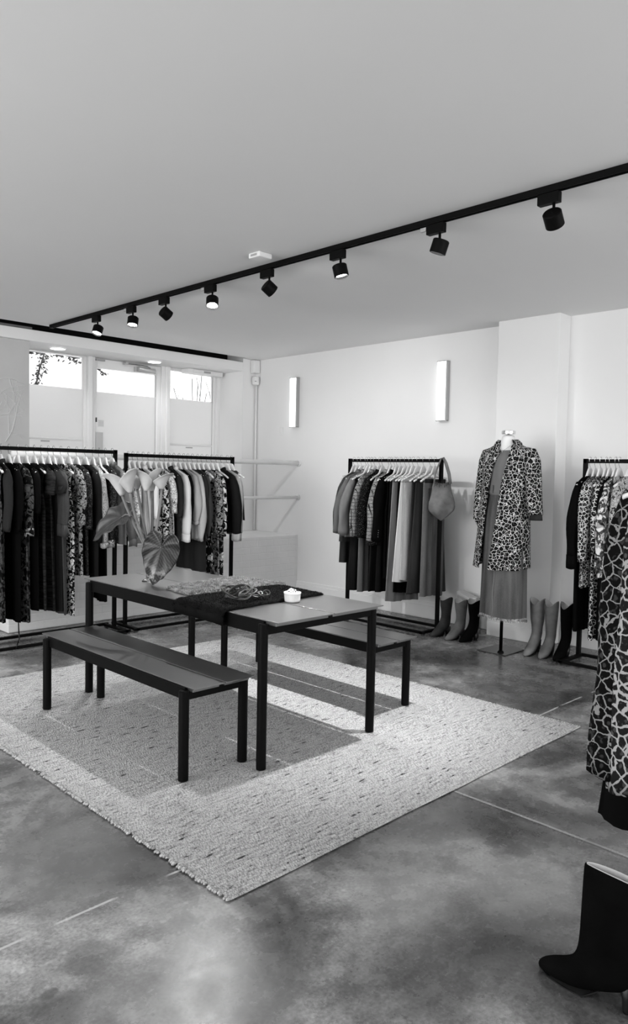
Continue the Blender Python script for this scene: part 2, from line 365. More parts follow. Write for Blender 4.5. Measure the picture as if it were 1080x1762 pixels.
# ------------------------------------------------------------------ room shell
XW, YN, ZC = 6.145, 7.235, 2.85
struct('floor', G().box(-2.8, XW + .2, -3.3, 7.8, -.1, 0), FLOOR)
cg = G().box(-2.8, XW + .2, -3.3, 7.16, ZC, ZC + .2); cg.box(5.92, XW + .2, 7.16, 7.9, ZC, ZC + .2)
struct('ceiling', cg, CEIL)
struct('wall_right', G().box(XW, XW + .2, -3.3, 7.9, 0, ZC), WALL)
struct('trim_1', G().box(5.95, XW, 3.07, 3.66, 0, ZC), WALL, bevel=.004)                       # wall pier behind the mannequin
wb = G(); wb.box(-2.8, XW, -3.5, -3.3, 0, .4); wb.box(-2.8, XW, -3.5, -3.3, 2.65, ZC)
for x in (-2.7, -1.9, 4.9, 6.0): wb.box(x - .1, x + .1, -3.5, -3.3, .4, 2.65)
struct('wall_back', wb, WALL)
wl = G(); wl.box(-3.0, -2.8, -3.5, 7.9, 0, .4); wl.box(-3.0, -2.8, -3.5, 7.9, 2.65, ZC); wl.box(-3.0, -2.8, -3.5, -1.5, .4, 2.65); wl.box(-3.0, -2.8, 5.8, 7.9, .4, 2.65)
struct('wall_left', wl, WALL)
# window wall: nib, header with soffit, dark gap, grey pier, ledge
fw = G().box(5.92, XW, YN, 7.9, 0, ZC)
fw.box(3.2, 5.92, 7.72, 7.9, 0, .70)
struct('wall_window', fw, WALL)
struct('trim_2', G().box(-2.8, 5.92, YN, 7.9, 2.70, 2.808), WALL, bevel=.003)                  # header over the windows
sg = G().box(-2.8, 5.92, 7.55, 7.9, 2.808, 3.05); sg.box(-2.8, 5.92, 7.0, 7.9, 3.051, 3.1)
struct('trim_3', sg, SLOT)  # near-black lining puts shade into the gap; unseen lid added to block light
struct('trim_4', G().box(-2.8, 3.26, 7.27, 7.5, 2.809, 2.838), GREYBLK)
pier = G().box(-2.8, 3.24, 7.29, 7.9, 0, 2.70)
def branch(p, a, ln, d, r):
    x, z = p; pts = [(x, 7.2885, z)]
    for i in range(7):
        a += random.uniform(-.25, .25) - .05; x += math.cos(a) * ln / 7; z += math.sin(a) * ln / 7
        if x > 3.2 or z > 2.6: break
        pts.append((x, 7.2885, z))
    if len(pts) > 2:
        pier.tube(pts, [r * (1 - .7 * i / len(pts)) for i in range(len(pts))], 6, .25, True, 1)
        if d:
            for k in range(2):
                q = random.choice(pts[1:]); branch((q[0], q[2]), a + random.choice((-.8, .8, .5)), ln * .65, d - 1, r * .6)
random.seed(11)
for (x, z, a) in ((2.85, 1.6, 1.4), (2.95, 1.95, .3), (2.8, 2.05, .9), (3.0, 1.7, 1.1), (2.5, 1.4, 1.5), (2.9, 2.3, .2)): branch((x, z), a, .5, 2, .008)
struct('wall_pier', pier, [GREYPIER, BRANCH])
lg = G().box(2.67, XW, 6.43, 7.74, 0, .715)
struct('trim_5', lg, BRICK, bevel=.008)                                                          # painted brick ledge under the windows
def skirt(name, x0, x1, y0, y1, axis):
    s = G()
    s.box(x0, x1, y0, y1, 0, .13); 
    if axis == 'x': s.box(x0 + .006, x1, y0, y1, .13, .165)
    else: s.box(x0, x1, y0 + .006, y1, .13, .165)
    struct(name, s, TRIM, bevel=.004)
skirt('baseboard_right', XW - .02, XW - .001, 3.66, 6.43, 'x')
skirt('baseboard_pier', 5.93, 5.949, 3.05, 3.675, 'x')
skirt('baseboard_rear', XW - .02, XW - .001, -3.2, 3.05, 'x')
cg = G(); cg.tube([(6.115, 7.205, .72), (6.115, 7.205, 2.62)], .012, 8)
struct('trim_6', cg, TRIM, smooth=True)                                                          # cable conduit in the corner

# glazing
YG = 7.77
def frame_box(gm, x0, x1, z0, z1, w=.04, d=.05, wr=None, wt=None):
    wr = w if wr is None else wr; wt = w if wt is None else wt
    gm.box(x0, x0 + w, YG - d, YG + .03, z0, z1); gm.box(x1 - wr, x1, YG - d, YG + .03, z0, z1)
    gm.box(x0 + w, x1 - wr, YG - d, YG + .03, z1 - wt, z1); gm.box(x0 + w, x1 - wr, YG - d, YG + .03, z0, z0 + w)
def window(name, x0, x1, ztop, wt):
    r = structroot(name); f = G(); frame_box(f, x0, x1, .71, 2.70, .025, .04, wt=wt); f.box(x0 + .02, x1 - .02, YG - .015, YG + .015, 1.765, 1.785)
    struct('window_frame', f, TRIM, r, bevel=.004)
    struct('pane', G().box(x0 + .02, x1 - .02, YG - .003, YG + .003, .73, 2.69), GLASS, r)
    struct('frosted_film', G().box(x0 + .026, x1 - .026, YG - .008, YG - .005, .74, 2.335), FROST, r)
    xm = (x0 + x1) / 2 - .02
    struct('film_mark', G().box(xm - .05, xm + .05, YG - .0155, YG - .0125, 1.735, 1.748), GREYPL, r)
    return r
window('window_1', 3.2, 4.085, 2.70, .012)
window('window_2', 5.16, 5.875, 2.70, .03)
mg = G().box(4.085, 4.135, YG - .09, YG + .04, .71, 2.70); mg.box(4.135, 4.185, YG - .06, YG + .04, .71, 2.70)
mg.box(5.055, 5.11, YG - .06, YG + .04, .71, 2.70); mg.box(5.11, 5.16, YG - .09, YG + .04, .71, 2.70); mg.box(5.875, 5.92, YG - .08, YG + .04, .71, 2.70)
struct('trim_7', mg, TRIM, bevel=.004)
gk = G()
for x in (3.246, 4.068, 4.214, 5.004, 5.184, 5.851): gk.box(x - .004, x + .004, YG - .012, YG - .004, .74, 2.60 if 4.2 < x < 5.1 else 2.67)
struct('trim_8', gk, GREYPL)
dr = structroot('door_1'); f = G(); frame_box(f, 4.187, 5.053, .72, 2.69, .028, .045, .05, .10); struct('door_frame', f, TRIM, dr, bevel=.004)
struct('pane', G().box(4.21, 5.01, YG - .003, YG + .003, .74, 2.60), GLASS, dr)
struct('frosted_film', G().box(4.216, 5.002, YG - .008, YG - .005, .75, 2.325), FROST, dr)
pp = G().box(4.20, 4.285, YG - .056, YG - .047, 1.45, 1.868); struct('push_plate', pp, plain('brushed_steel', .55, .35, .5, metal=.8), dr, bevel=.003)
ng = G().box(4.245, 4.32, YG - .011, YG - .009, 1.93, 2.012)
for z in (1.945, 1.962, 1.978, 1.993): ng.box(4.253, 4.312, YG - .0125, YG - .0112, z, z + .004, 1)
struct('notice', ng, [PLASTIC, GREYPL], dr)
struct('latch', G().box(4.196, 4.206, YG - .062, YG - .047, 1.98, 2.03), DARKPL, dr, bevel=.002)
cl = G().tube([(4.70, 7.66, 2.625), (4.93, 7.66, 2.615)], .026, 14); cl.box(4.68, 4.95, 7.68, 7.724, 2.59, 2.655)
struct('door_closer', cl, plain('closer_grey', .5, .35, .5, metal=.4), dr, bevel=.003, smooth=False)
ar = G().tube([(4.55, 7.68, 2.675), (4.66, 7.64, 2.668), (4.80, 7.62, 2.66), (4.86, 7.66, 2.65)], .008, 8); ar.box(4.53, 4.57, 7.66, 7.72, 2.66, 2.69)
struct('closer_arm', ar, WIRE, dr)
struct('hinge', G().box(4.19, 4.30, 7.70, 7.722, 2.665, 2.685), GREYPL, dr, bevel=.002)
eb = G().box(5.33, 5.86, 7.56, 7.70, 2.645, 2.698); eb.box(5.40, 5.80, 7.55, 7.56, 2.655, 2.69)
bx = thing('air_curtain', 'white slim boxed unit fixed under the header above the right-hand window pane', 'air curtain', (5.6, 7.6, 2.67))
e = eb.build('housing', PLASTIC, bx, False, .004); e.location = (-5.6, -7.6, -2.67)
e = G().box(5.56, 5.66, 7.545, 7.551, 2.662, 2.682).build('badge', GREYPL, bx, False); e.location = (-5.6, -7.6, -2.67)
# outside: bright rendered yard wall and paving
struct('outside_ground', G().box(-4, 14, 7.9, 13, .6, .70), OUTG)
struct('outside_sun_block', G().box(-4, 8, -6.5, -3.5, 2.9, 3.0), OUTG)  # unseen slab added to keep the sun out of the rear opening
struct('outside_wall', G().box(-4, 14, 10.4, 10.7, .7, 3.6), OUTW)

# ------------------------------------------------------------------ table and benches
def table(name, label, cat, x0, x1, y0, y1, zt, lx, ly, top, apron, planks_gap=.008):
    cx, cy = (x0 + x1) / 2, (y0 + y1) / 2
    r = thing(name, label, cat, (cx, cy, .012))
    T = Matrix.Translation((-cx, -cy, -.012)); xm = (x0 + x1) / 2
    for a, b2 in ((x0, xm - planks_gap / 2), (xm + planks_gap / 2, x1)):
        p = G().box(a, b2, y0, y1, zt - .006, zt)
        p.box(a + .004, b2 - .004, y0, y0 + .012, zt - .028, zt - .006) if False else None
        p.box(a + .012, b2 - .012, y0 + .03, y1 - .03, zt - .024, zt - .006)
        p.move(T).build('plank', top, r, False, .0015)
    for x in (lx[0] + .012, lx[1] - .012):
        G().box(x - .010, x + .010, ly[0], ly[1], zt - apron, zt - .007).move(T).build('side_beam', BLACK, r, False, .002)
    for y in ly:
        G().box(lx[0], lx[1], y - .010, y + .010, zt - apron, zt - .025).move(T).build('end_beam', BLACK, r, False, .002)
    for x in lx:
        for y in ly:
            lm = G(); rr = .0245
            lm.lathe([(rr - .002, .012), (rr, .014), (rr, zt - .022), (rr - .004, zt - .018), (.001, zt - .018)], 28, (x, y)).move(T).build('leg', BLACK, r, True, 0, 0, 40)
    return r
table('table', 'long low-sheen black steel table with a two-plank top carrying the fur throws', 'table', 2.342, 3.112, 2.572, 4.452, .743, (2.338, 3.138), (2.676, 4.371), TABTOP, .075)
table('bench', 'black two-plank steel bench standing on the rug in front of the table', 'bench', 1.992, 2.350, 2.746, 4.306, .455, (1.984, 2.336), (2.818, 4.218), TABTOP, .065)
table('bench', 'black two-plank steel bench behind the table, nearer the rack of jeans', 'bench', 3.340, 3.686, 2.774, 4.334, .455, (3.340, 3.674), (2.844, 4.250), TABTOP, .065)

# ------------------------------------------------------------------ rug
def rug():
    x0, x1, y0, y1 = 1.545, 4.125, 1.912, 5.055
    rw = .0132; n = int((y1 - y0) / rw); gm = G(); rows = []
    xs = [x0 + (x1 - x0) * i / 36 for i in range(37)]
    for i in range(n * 4 + 1):
        y = y0 + (y1 - y0) * i / (n * 4); ph = abs(math.sin(PI * i / 4))
        row = []
        for j, x in enumerate(xs):
            wob = .010 * noise.noise((x * 1.3, y * 1.1, 0)) * min(1, 4 * min((x - x0), (x1 - x), .25))
            ex = .006 * noise.noise((i * .5, j * 3.0, 2)) if j in (0, 36) else 0
            row.append((x + ex, y + wob + (.008 * noise.noise((x * 2, 4, 4)) if i in (0,) else 0), .0055 + .0045 * ph + .0022 * noise.noise((x * 22, y * 55, 1))))
        rows.append(row)
    gm.grid(rows, False)
    gm.box(x0 + .004, x1 - .004, y0 + .006, y1 - .006, .0004, .004)
    bd = gm; rnd = random.Random(3)
    for i in range(n):
        y = y0 + (i + .5) * rw
        if rnd.random() < .12: continue
        s = rnd.uniform(.0052, .0088); xx = x0 - .004 + rnd.uniform(-.004, .003)
        rows = []
        for k in range(6):
            a = -PI / 2 + PI * k / 5
            rows.append([(xx + 1.5 * s * math.cos(a) * math.cos(q * PI / 4), y + .9 * s * math.cos(a) * math.sin(q * PI / 4), .0075 + .8 * s * math.sin(a)) for q in range(8)])
        bd.grid(rows, True, True, True)
    for i in range(n):
        y = y0 + (i + .5) * rw; s = rnd.uniform(.005, .008); xx = x1 + .003 + rnd.uniform(-.003, .004); rows = []
        for k in range(5):
            a = -PI / 2 + PI * k / 4
            rows.append([(xx + 1.5 * s * math.cos(a) * math.cos(q * PI / 3), y + .9 * s * math.cos(a) * math.sin(q * PI / 3), .0075 + .8 * s * math.sin(a)) for q in range(6)])
        bd.grid(rows, True, True, True)
    r = gm.build('rug', RUG); tag(r, 'pale chunky hand-woven wool rug with dark flecks under the table and benches', 'rug')
rug()

# ------------------------------------------------------------------ track and spotlights
TX, TZ = 3.355, 2.83
tr = G().box(TX - .017, TX + .017, .6, 7.02, TZ - .006, ZC - .001); tr.box(TX - .017, TX - .011, .6, 7.02, TZ - .014, TZ - .006); tr.box(TX + .011, TX + .017, .6, 7.02, TZ - .014, TZ - .006)
t0 = thing('light_track', 'long black lighting track running along the white ceiling', 'light track', (TX, 3.8, TZ))
e = tr.build('rail', RACKM, t0, False, .001); e.location = (-TX, -3.8, -TZ)
e = G().box(TX - .019, TX + .019, 7.02, 7.06, TZ - .016, ZC - .001).build('end_cap', RACKM, t0, False, .002); e.location = (-TX, -3.8, -TZ)
LAB = ['nearest the window wall', 'second from the window wall', 'third from the window wall', 'fourth from the window wall', 'fifth from the window wall', 'third from the right frame edge', 'second from the right frame edge', 'nearest the right frame edge']
LOOK = ['black track spotlight tilted toward the left-hand clothes', 'black lit track spotlight aimed at the table', 'dark-faced black track spotlight turned away', 'brightly glowing black track spotlight', 'dark-faced black track spotlight by the ceiling detector', 'black track spotlight with a lit lower rim', 'black track spotlight pointing down over the table end', 'large-looking black track spotlight with a dark face']
SP = [(6.165, (2.60, 5.80, .8), .8), (5.577, (2.75, 5.0, .1), 1.2), (5.09, (5.75, 5.0, 1.25), .75), (4.485, (2.75, 3.7, .7), .8), (3.856, (5.55, 3.25, 1.1), .28), (3.20, (3.7, 2.6, .0), .5), (2.466, (3.15, 3.3, 0), 2.4), (1.805, (5.4, 2.1, .9), .10)]
def spot(i, y, aim, pw):
    y -= 0.0
    r = thing('track_spotlight', LOOK[i] + ', ' + LAB[i], 'spotlight', (TX, y, TZ - .016), 0, 'spotlights on the ceiling track')
    G().box(-.018, .018, -.05, .06, -.052, 0).build('adapter', RACKM, r, False, .003)
    if i in (1, 3, 6): G().box(-.0185, -.005, .062, .10, -.030, -.008).build('contact_block', GREYPL, r, False, .002)
    G().tube([(0, -.02, -.05), (0, -.02, -.112)], .007, 10).build('stem', RACKM, r)
    c = Vector((0, -.02, -.125)); d = (Vector(aim) - (Vector((TX, y, TZ - .016)) + c)).normalized()
    q = d.to_track_quat('Z', 'Y').to_matrix().to_4x4(); M = Matrix.Translation(c) @ q
    hd = G().lathe([(.001, -.036), (.040, -.036), (.045, -.031), (.045, .036), (.041, .038), (.039, .028), (.038, .022)], 32, cap0=False, cap1=False).move(M)
    hd.build('head', RACKM, r, True, 0, 0, 40)
    G().lathe([(.001, .024), (.038, .024)], 28, cap0=False, cap1=False).move(M).build('lens', LENS, r, False)
    l = bpy.data.lights.new('spot_bulb', 'SPOT'); l.energy = SPOT_W * pw; l.spot_size = math.radians(84 if i == 2 else 72); l.spot_blend = 1.0 if i == 2 else .85; l.shadow_soft_size = .022
    o = bpy.data.objects.new('spot_bulb', l); COL.objects.link(o); o.parent = r; o.location = c + d * .045; o.rotation_euler = d.to_track_quat('-Z', 'Y').to_euler()
for i, (y, aim, pw) in enumerate(SP): spot(i, y, aim, pw)

# ------------------------------------------------------------------ fixtures on walls and ceiling
d0 = thing('smoke_detector', 'small white boxed alarm unit on the ceiling beside the track', 'detector', (3.16, 3.705, ZC))
G().box(-.055, .055, -.055, .055, -.035, -.001).build('housing', PLASTIC, d0, False, .008)
G().box(-.056, -.054, -.03, .03, -.026, -.012).build('grille', GREYPL, d0, False)
for i, (x, y, lb) in enumerate(((3.62, 7.46, 'round white recessed downlight in the window header, nearer the tree-print wall'), (4.79, 7.46, 'round white recessed downlight in the window header, above the glass door'))):
    d1 = thing('downlight', lb, 'downlight', (x, y, 2.70), 0, 'downlights in the header')
    G().lathe([(.085, -.001), (.085, -.008), (.074, -.010), (.074, -.004)], 32, cap0=False, cap1=False).build('rim', TRIM, d1, True, 0, 0, 40)
    G().lathe([(.001, -.006), (.074, -.006)], 32, cap0=False, cap1=False).build('diffuser', LIT, d1, False)
    l = bpy.data.lights.new('downlight_bulb', 'SPOT'); l.energy = 14; l.spot_size = math.radians(130); l.spot_blend = 1; l.shadow_soft_size = .07
    o = bpy.data.objects.new('downlight_bulb', l); COL.objects.link(o); o.parent = d1; o.location = (0, 0, -.015)
for yc, lb in ((6.50, 'slim white lit wall sconce nearer the room corner and windows'), (4.365, 'slim white lit wall sconce nearer the white pier, above the clothes rack')):
    s = thing('wall_sconce', lb, 'wall lamp', (XW, yc, 2.285), 0, 'slim wall sconces')
    G().box(-.052, -.001, -.053, -.040, -.292, .297).build('back_plate', plain('brushed_alu', .45, .4, .5, metal=.6), s, False, .002)
    G().box(-.058, -.006, -.040, .060, -.285, .290).build('diffuser', SCONCE, s, False, .006)
    G().box(-.060, -.001, -.053, .061, .290, .298).build('end_cap', CHROME, s, False, .002)
    G().box(-.060, -.001, -.053, .061, -.294, -.285).build('end_cap', CHROME, s, False, .002)
w = thing('light_switch', 'small white switch plate on the wall left of the corner sconce', 'switch', (XW, 6.757, 1.956))
G().box(-.010, -.001, -.03, .03, -.045, .045).build('plate', PLASTIC, w, False, .004); G().box(-.014, -.010, -.010, .010, -.014, .014).build('rocker', TRIM, w, False, .002)
w = thing('power_outlet', 'white double power outlet low on the wall behind the mannequin', 'power outlet', (XW, 3.905, .293))
G().box(-.012, -.001, -.075, .075, -.045, .045).build('plate', PLASTIC, w, False, .004)
for y in (-.035, .035):
    s = G()
    for dy, dz in ((0, .014), (-.011, -.008), (.011, -.008)): s.box(-.0135, -.0115, y + dy - .004, y + dy + .004, dz - .003, dz + .005)
    s.build('socket_holes', DARKPL, w, False)
w = thing('alarm_box', 'white upright alarm box at the top of the room corner', 'alarm box', (6.085, 7.19, 2.76))
G().box(-.05, .05, -.03, .04, -.075, .085).build('cover', PLASTIC, w, False, .008)
w = thing('motion_sensor', 'round-edged white motion sensor below the alarm box in the corner', 'motion sensor', (6.085, 7.185, 2.59))
G().lathe([(.02, -.055), (.042, -.045), (.046, 0), (.042, .045), (.02, .055)], 20).build('cover', PLASTIC, w, True, 0, 0, 50); G().lathe([(.012, -.004), (.012, .004)], 12).move(Matrix.Translation((-.03, -.036, -.01))).build('eye', GREYPL, w)
for z, r, lb in ((1.568, .026, 'thick white painted pipe rail across the windows, upper of the two'), (1.162, .019, 'thin white painted pipe rail across the windows, lower of the two')):
    p = thing('pipe_rail', lb, 'pipe', (XW, 6.44, z), 0, 'white pipe rails')
    G().tube([(-.005, 0, 0), (-3.44, 0, 0)], r, 16).build('tube', TRIM, p); G().tube([(-.001, 0, 0), (-.012, 0, 0)], r + .017, 20).build('wall_flange', TRIM, p)
    G().tube([(-3.40, 0, -.001), (-3.40, 0, -z + .716)], r * .9, 12).build('stand', TRIM, p)

# ------------------------------------------------------------------ clothes racks
def rack(label, x0, y0, length, zt, depth0, depth1, along):
    """local x runs along the rail"""
    r = thing('garment_rack', label, 'clothes rack', (x0, y0, 0), 0 if along == 'x' else PI / 2, 'black garment racks'); q = .0155
    G().box(0, length, -q, q, zt - 2 * q, zt).build('rail', RACKM, r, False, .002)
    for x in (q, length - q): G().box(x - q, x + q, -q, q, .03, zt + .004).build('post', RACKM, r, False, .002)
    for y in (depth0, depth1): G().box(-.02, length + .02, y - .013, y + .013, .012, .036).build('floor_bar', RACKM, r, False, .002)
    for x in (q, length - q): G().box(x - .016, x + .016, depth0 - .013, depth1 + .013, .010, .034).build('cross_bar', RACKM, r, False, .002)
    for x in (.0, length):
        for y in (depth0, depth1): G().cyl((x, y), .014, 0, .013, 14).build('foot', DARKPL, r)
    return r
ZR1, ZR2, ZR3 = 1.620, 1.598, 1.606
rack('black steel rack of dark dresses at the left frame edge', 2.26, 6.0, 1.208, ZR1, -.215, .17, 'x')
rack('black steel rack of blouses behind the lily vase', 3.548, 6.0, 1.255, ZR2, -.215, .17, 'x')
rack('black steel rack of tweed and jeans against the right wall', 5.68, 4.035, 1.165, ZR3, -.115, .235, 'y')
rack('black steel rack of leopard prints beside the white pier', 5.735, 1.45, 1.262, ZR3, -.05, .30, 'y')
rack('black steel rack mostly outside the right frame edge, nearest the camera', 2.36, .83, 1.0, 1.60, -.15, .15, 'x')

# hangers: one mesh set shared by all
def hanger_meshes():
    hk = G(); pts = [(0, -.012, -.013)] + [(0, .0195 * math.cos(a) * .9, .002 + .017 * math.sin(a)) for a in [PI * (1 - k / 8) for k in range(9)]]
    pts += [(0, .010, -.045), (0, .0, -.055), (0, 0, -.098)]
    hk.tube(pts, .0019, 6)
    bd = G(); rows = []
    for i in range(41):
        u = -1 + 2 * i / 40; w = u * .205; a = abs(u)
        zc = -.138 - .070 * (a ** 1.35) + .040 * math.exp(-(u / .25) ** 4); hh = .012 - .003 * a + .025 * math.exp(-(u / .25) ** 4); th = .0075 + .002 * a
        rows.append([(th * math.cos(q) , w, zc + hh * math.sin(q)) for q in [2 * PI * k / 10 for k in range(10)]])
    bd.grid(rows, True, True, True)
    cp = []
    for s in (-1, 1):
        c = G().box(-.008, .008, s * .15 - .014, s * .15 + .014, -.225, -.183); c.tube([(0, s * .15, -.185), (0, s * .15, -.165)], .003, 6); cp.append(c.mesh('clip', WIRE, False))
    br = G().tube([(0, -.185, -.176), (0, .185, -.176)], .003, 6)
    return hk.mesh('hook', WIRE), bd.mesh('shoulder_bar', HANG), cp, br.mesh('clip_bar', WIRE)
HK, HB, HC, HBR = hanger_meshes()
def hanger(loc, rz, what, clips, tilt=0):
    r = thing('clothes_hanger', 'white wooden hanger ' + what, 'hanger', loc, rz, 'white clothes hangers')
    place('hook', HK, r); place('shoulder_bar', HB, r)
    if clips:
        place('clip_bar', HBR, r)
        for c in HC: place('clip', c, r)
    return r

# garments: local x = along the rail, y = across the shoulders, z = 0 at the top of the rail
def sgnp(c, p): return math.copysign(abs(c) ** p, c)
def torso(sh, hem, zh, th, seed, folds=3, fold=.010, waist=None, neck=.062, drop=.062, ztop=-.130, split=False, n=44, m=22, sleeveless=False, hemwave=.004):
    rnd = random.Random(seed); ph = rnd.uniform(0, 6); ph2 = rnd.uniform(0, 6); tw = rnd.uniform(-.012, .012)
    rows = []
    for i in range(m + 1):
        v = i / m
        row = []
        for k in range(n):
            a = 2 * PI * k / n; c, s = math.cos(a), math.sin(a)
            wc = sgnp(c, .82)
            hw = sh + (hem - sh) * v
            if waist: hw += (waist - (sh + hem) / 2) * math.exp(-((v - .38) / .16) ** 2)
            if .02 < v < .3 and not sleeveless: hw -= .022 * math.sin(PI * (v - .02) / .28)
            if sleeveless: hw -= .055 * math.exp(-((v - .12) / .10) ** 2)
            bt = .010 + (th - .010) * min(1, v / .22) ** .7
            y = hw * wc
            q = min(1, v * 2.2)
            x = bt * sgnp(s, .75) * (1 - .45 * abs(wc) ** 3) + fold * q * math.sin(folds * PI * wc + ph + 1.5 * v) + .5 * fold * q * math.sin(2.3 * folds * wc * PI + ph2) + tw * v * wc
            if split: x *= (1 - .55 * q * math.exp(-(wc / .16) ** 2))
            aw = abs(y)
            zs = ztop - drop * max(0, (aw - neck) / max(.01, sh - neck)) ** 1.15
            if aw < neck: zs -= (.030 if s < 0 else .008) * (1 - (aw / neck) ** 2)
            ze = zh + hemwave * math.sin(5 * wc + ph) + .006 * wc * rnd.choice((1,))
            row.append((x, y, zs + (ze - zs) * v))
        rows.append(row)
    gm = G().grid(rows, True, True, False)
    last = rows[-1]; gm.grid([last, [(p[0] * .6, p[1] * .93, p[2] + .03) for p in last]], True, False, True)
    return gm
def sleeve(side, sh, zs, r0, r1, ztip, seed, puff=0, out=.035, fwd=None, cuffed=0):
    """tube from the shoulder point down to zs, open at the wrist"""
    rnd = random.Random(seed + (5 if side > 0 else 9)); f = rnd.uniform(-.03, .012) if fwd is None else fwd
    rows = []; m = 13; n = 16; ln = ztip - zs
    for i in range(m + 1):
        v = i / m
        cy = side * (sh - .028 + out * math.sin(min(1, v * 1.5) * PI / 2) + .012 * v); cx = f * v; cz = ztip - .012 - ln * v
        rr = r0 + (r1 - r0) * v + puff * math.sin(PI * min(1, v * 1.02)) ** 1.5 * v
        if i == 0: rr *= .45; cz = ztip + .004
        if i == 1: rr *= .88
        row = []
        for k in range(n):
            a = 2 * PI * k / n
            wr = 1 + .10 * math.sin(3 * a + 9 * v + seed) * min(1, 2 * v)
            row.append((cx + rr * .62 * wr * math.cos(a), cy + rr * wr * math.sin(a), cz + .35 * rr * math.sin(a) * -side * (1 - v) + .006 * math.sin(11 * v + 2 * a + seed)))
        rows.append(row)
    last = rows[-1]; c = Vector((0, 0, 0))
    for p in last: c += Vector(p) / n
    for q, dz in ((.82, .003), (.74, .06)): rows.append([tuple(c + (Vector(p) - c) * q + Vector((0, 0, dz))) for p in last])
    return G().grid(rows, True, True, True), c, last
def cuffmesh(c, last, ln, grow=1.05):
    rows = []
    for q, dz in ((.8, .015), (grow, .012), (grow * 1.02, -ln * .5), (grow, -ln), (.85, -ln + .002), (.75, -ln + .03)): rows.append([tuple(c + (Vector(p) - c) * q + Vector((0, 0, dz))) for p in last])
    return G().grid(rows, True, True, True)
def collar(kind='stand', ztop=-.132, neck=.062):
    rows = []
    for dz, s in ((-.020, 1.05), (.012, .96), (.030, .86), (.010, .80)):
        rows.append([(.030 * s * math.sin(a), neck * s * math.cos(a), ztop + dz - (.03 if math.sin(a) < -.3 else 0) * (1 - abs(math.cos(a)))) for a in [2 * PI * k / 20 for k in range(20)]])
    return G().grid(rows, True)
def trousers(zh, seed, waist=.185, hem=.20, th=.026, flare=0, ztop=-.188):
    rnd = random.Random(seed); ph = rnd.uniform(0, 6); rows = []; n = 44; m = 20
    for i in range(m + 1):
        v = i / m; row = []
        for k in range(n):
            a = 2 * PI * k / n; wc = sgnp(math.cos(a), .8); s = math.sin(a)
            hw = waist + (hem - waist) * v + flare * v * v
            x = th * (.75 + .25 * v) * sgnp(s, .75) * (1 - .25 * abs(wc) ** 3)
            if v > .25: x *= 1 - .75 * min(1, (v - .25) * 4) * math.exp(-(wc / .13) ** 2)
            x += .010 * v * math.sin(4 * PI * wc + ph)
            row.append((x, hw * wc, ztop + (zh - ztop) * v + .004 * math.sin(4 * wc + ph) * v + .010 * wc * v))
        rows.append(row)
    last = rows[-1]; gm = G().grid(rows, True, True)
    gm.grid([last, [(p[0] * .6, p[1] * .95, p[2] + .03) for p in last]], True, False, True)
    return gm
def band(waist, th, z0, z1, grow=1.06):
    rows = []
    for z, s in ((z0, 1.0), (z0, grow), (z1, grow), (z1, 1.0)): rows.append([(th * s * 1.02 * sgnp(math.sin(a), .75) * (1 - .25 * abs(sgnp(math.cos(a), .8)) ** 3), waist * (1 + (s - 1) * .3) * sgnp(math.cos(a), .8), z) for a in [2 * PI * k / 40 for k in range(40)]])
    return G().grid(rows, True, True, True)
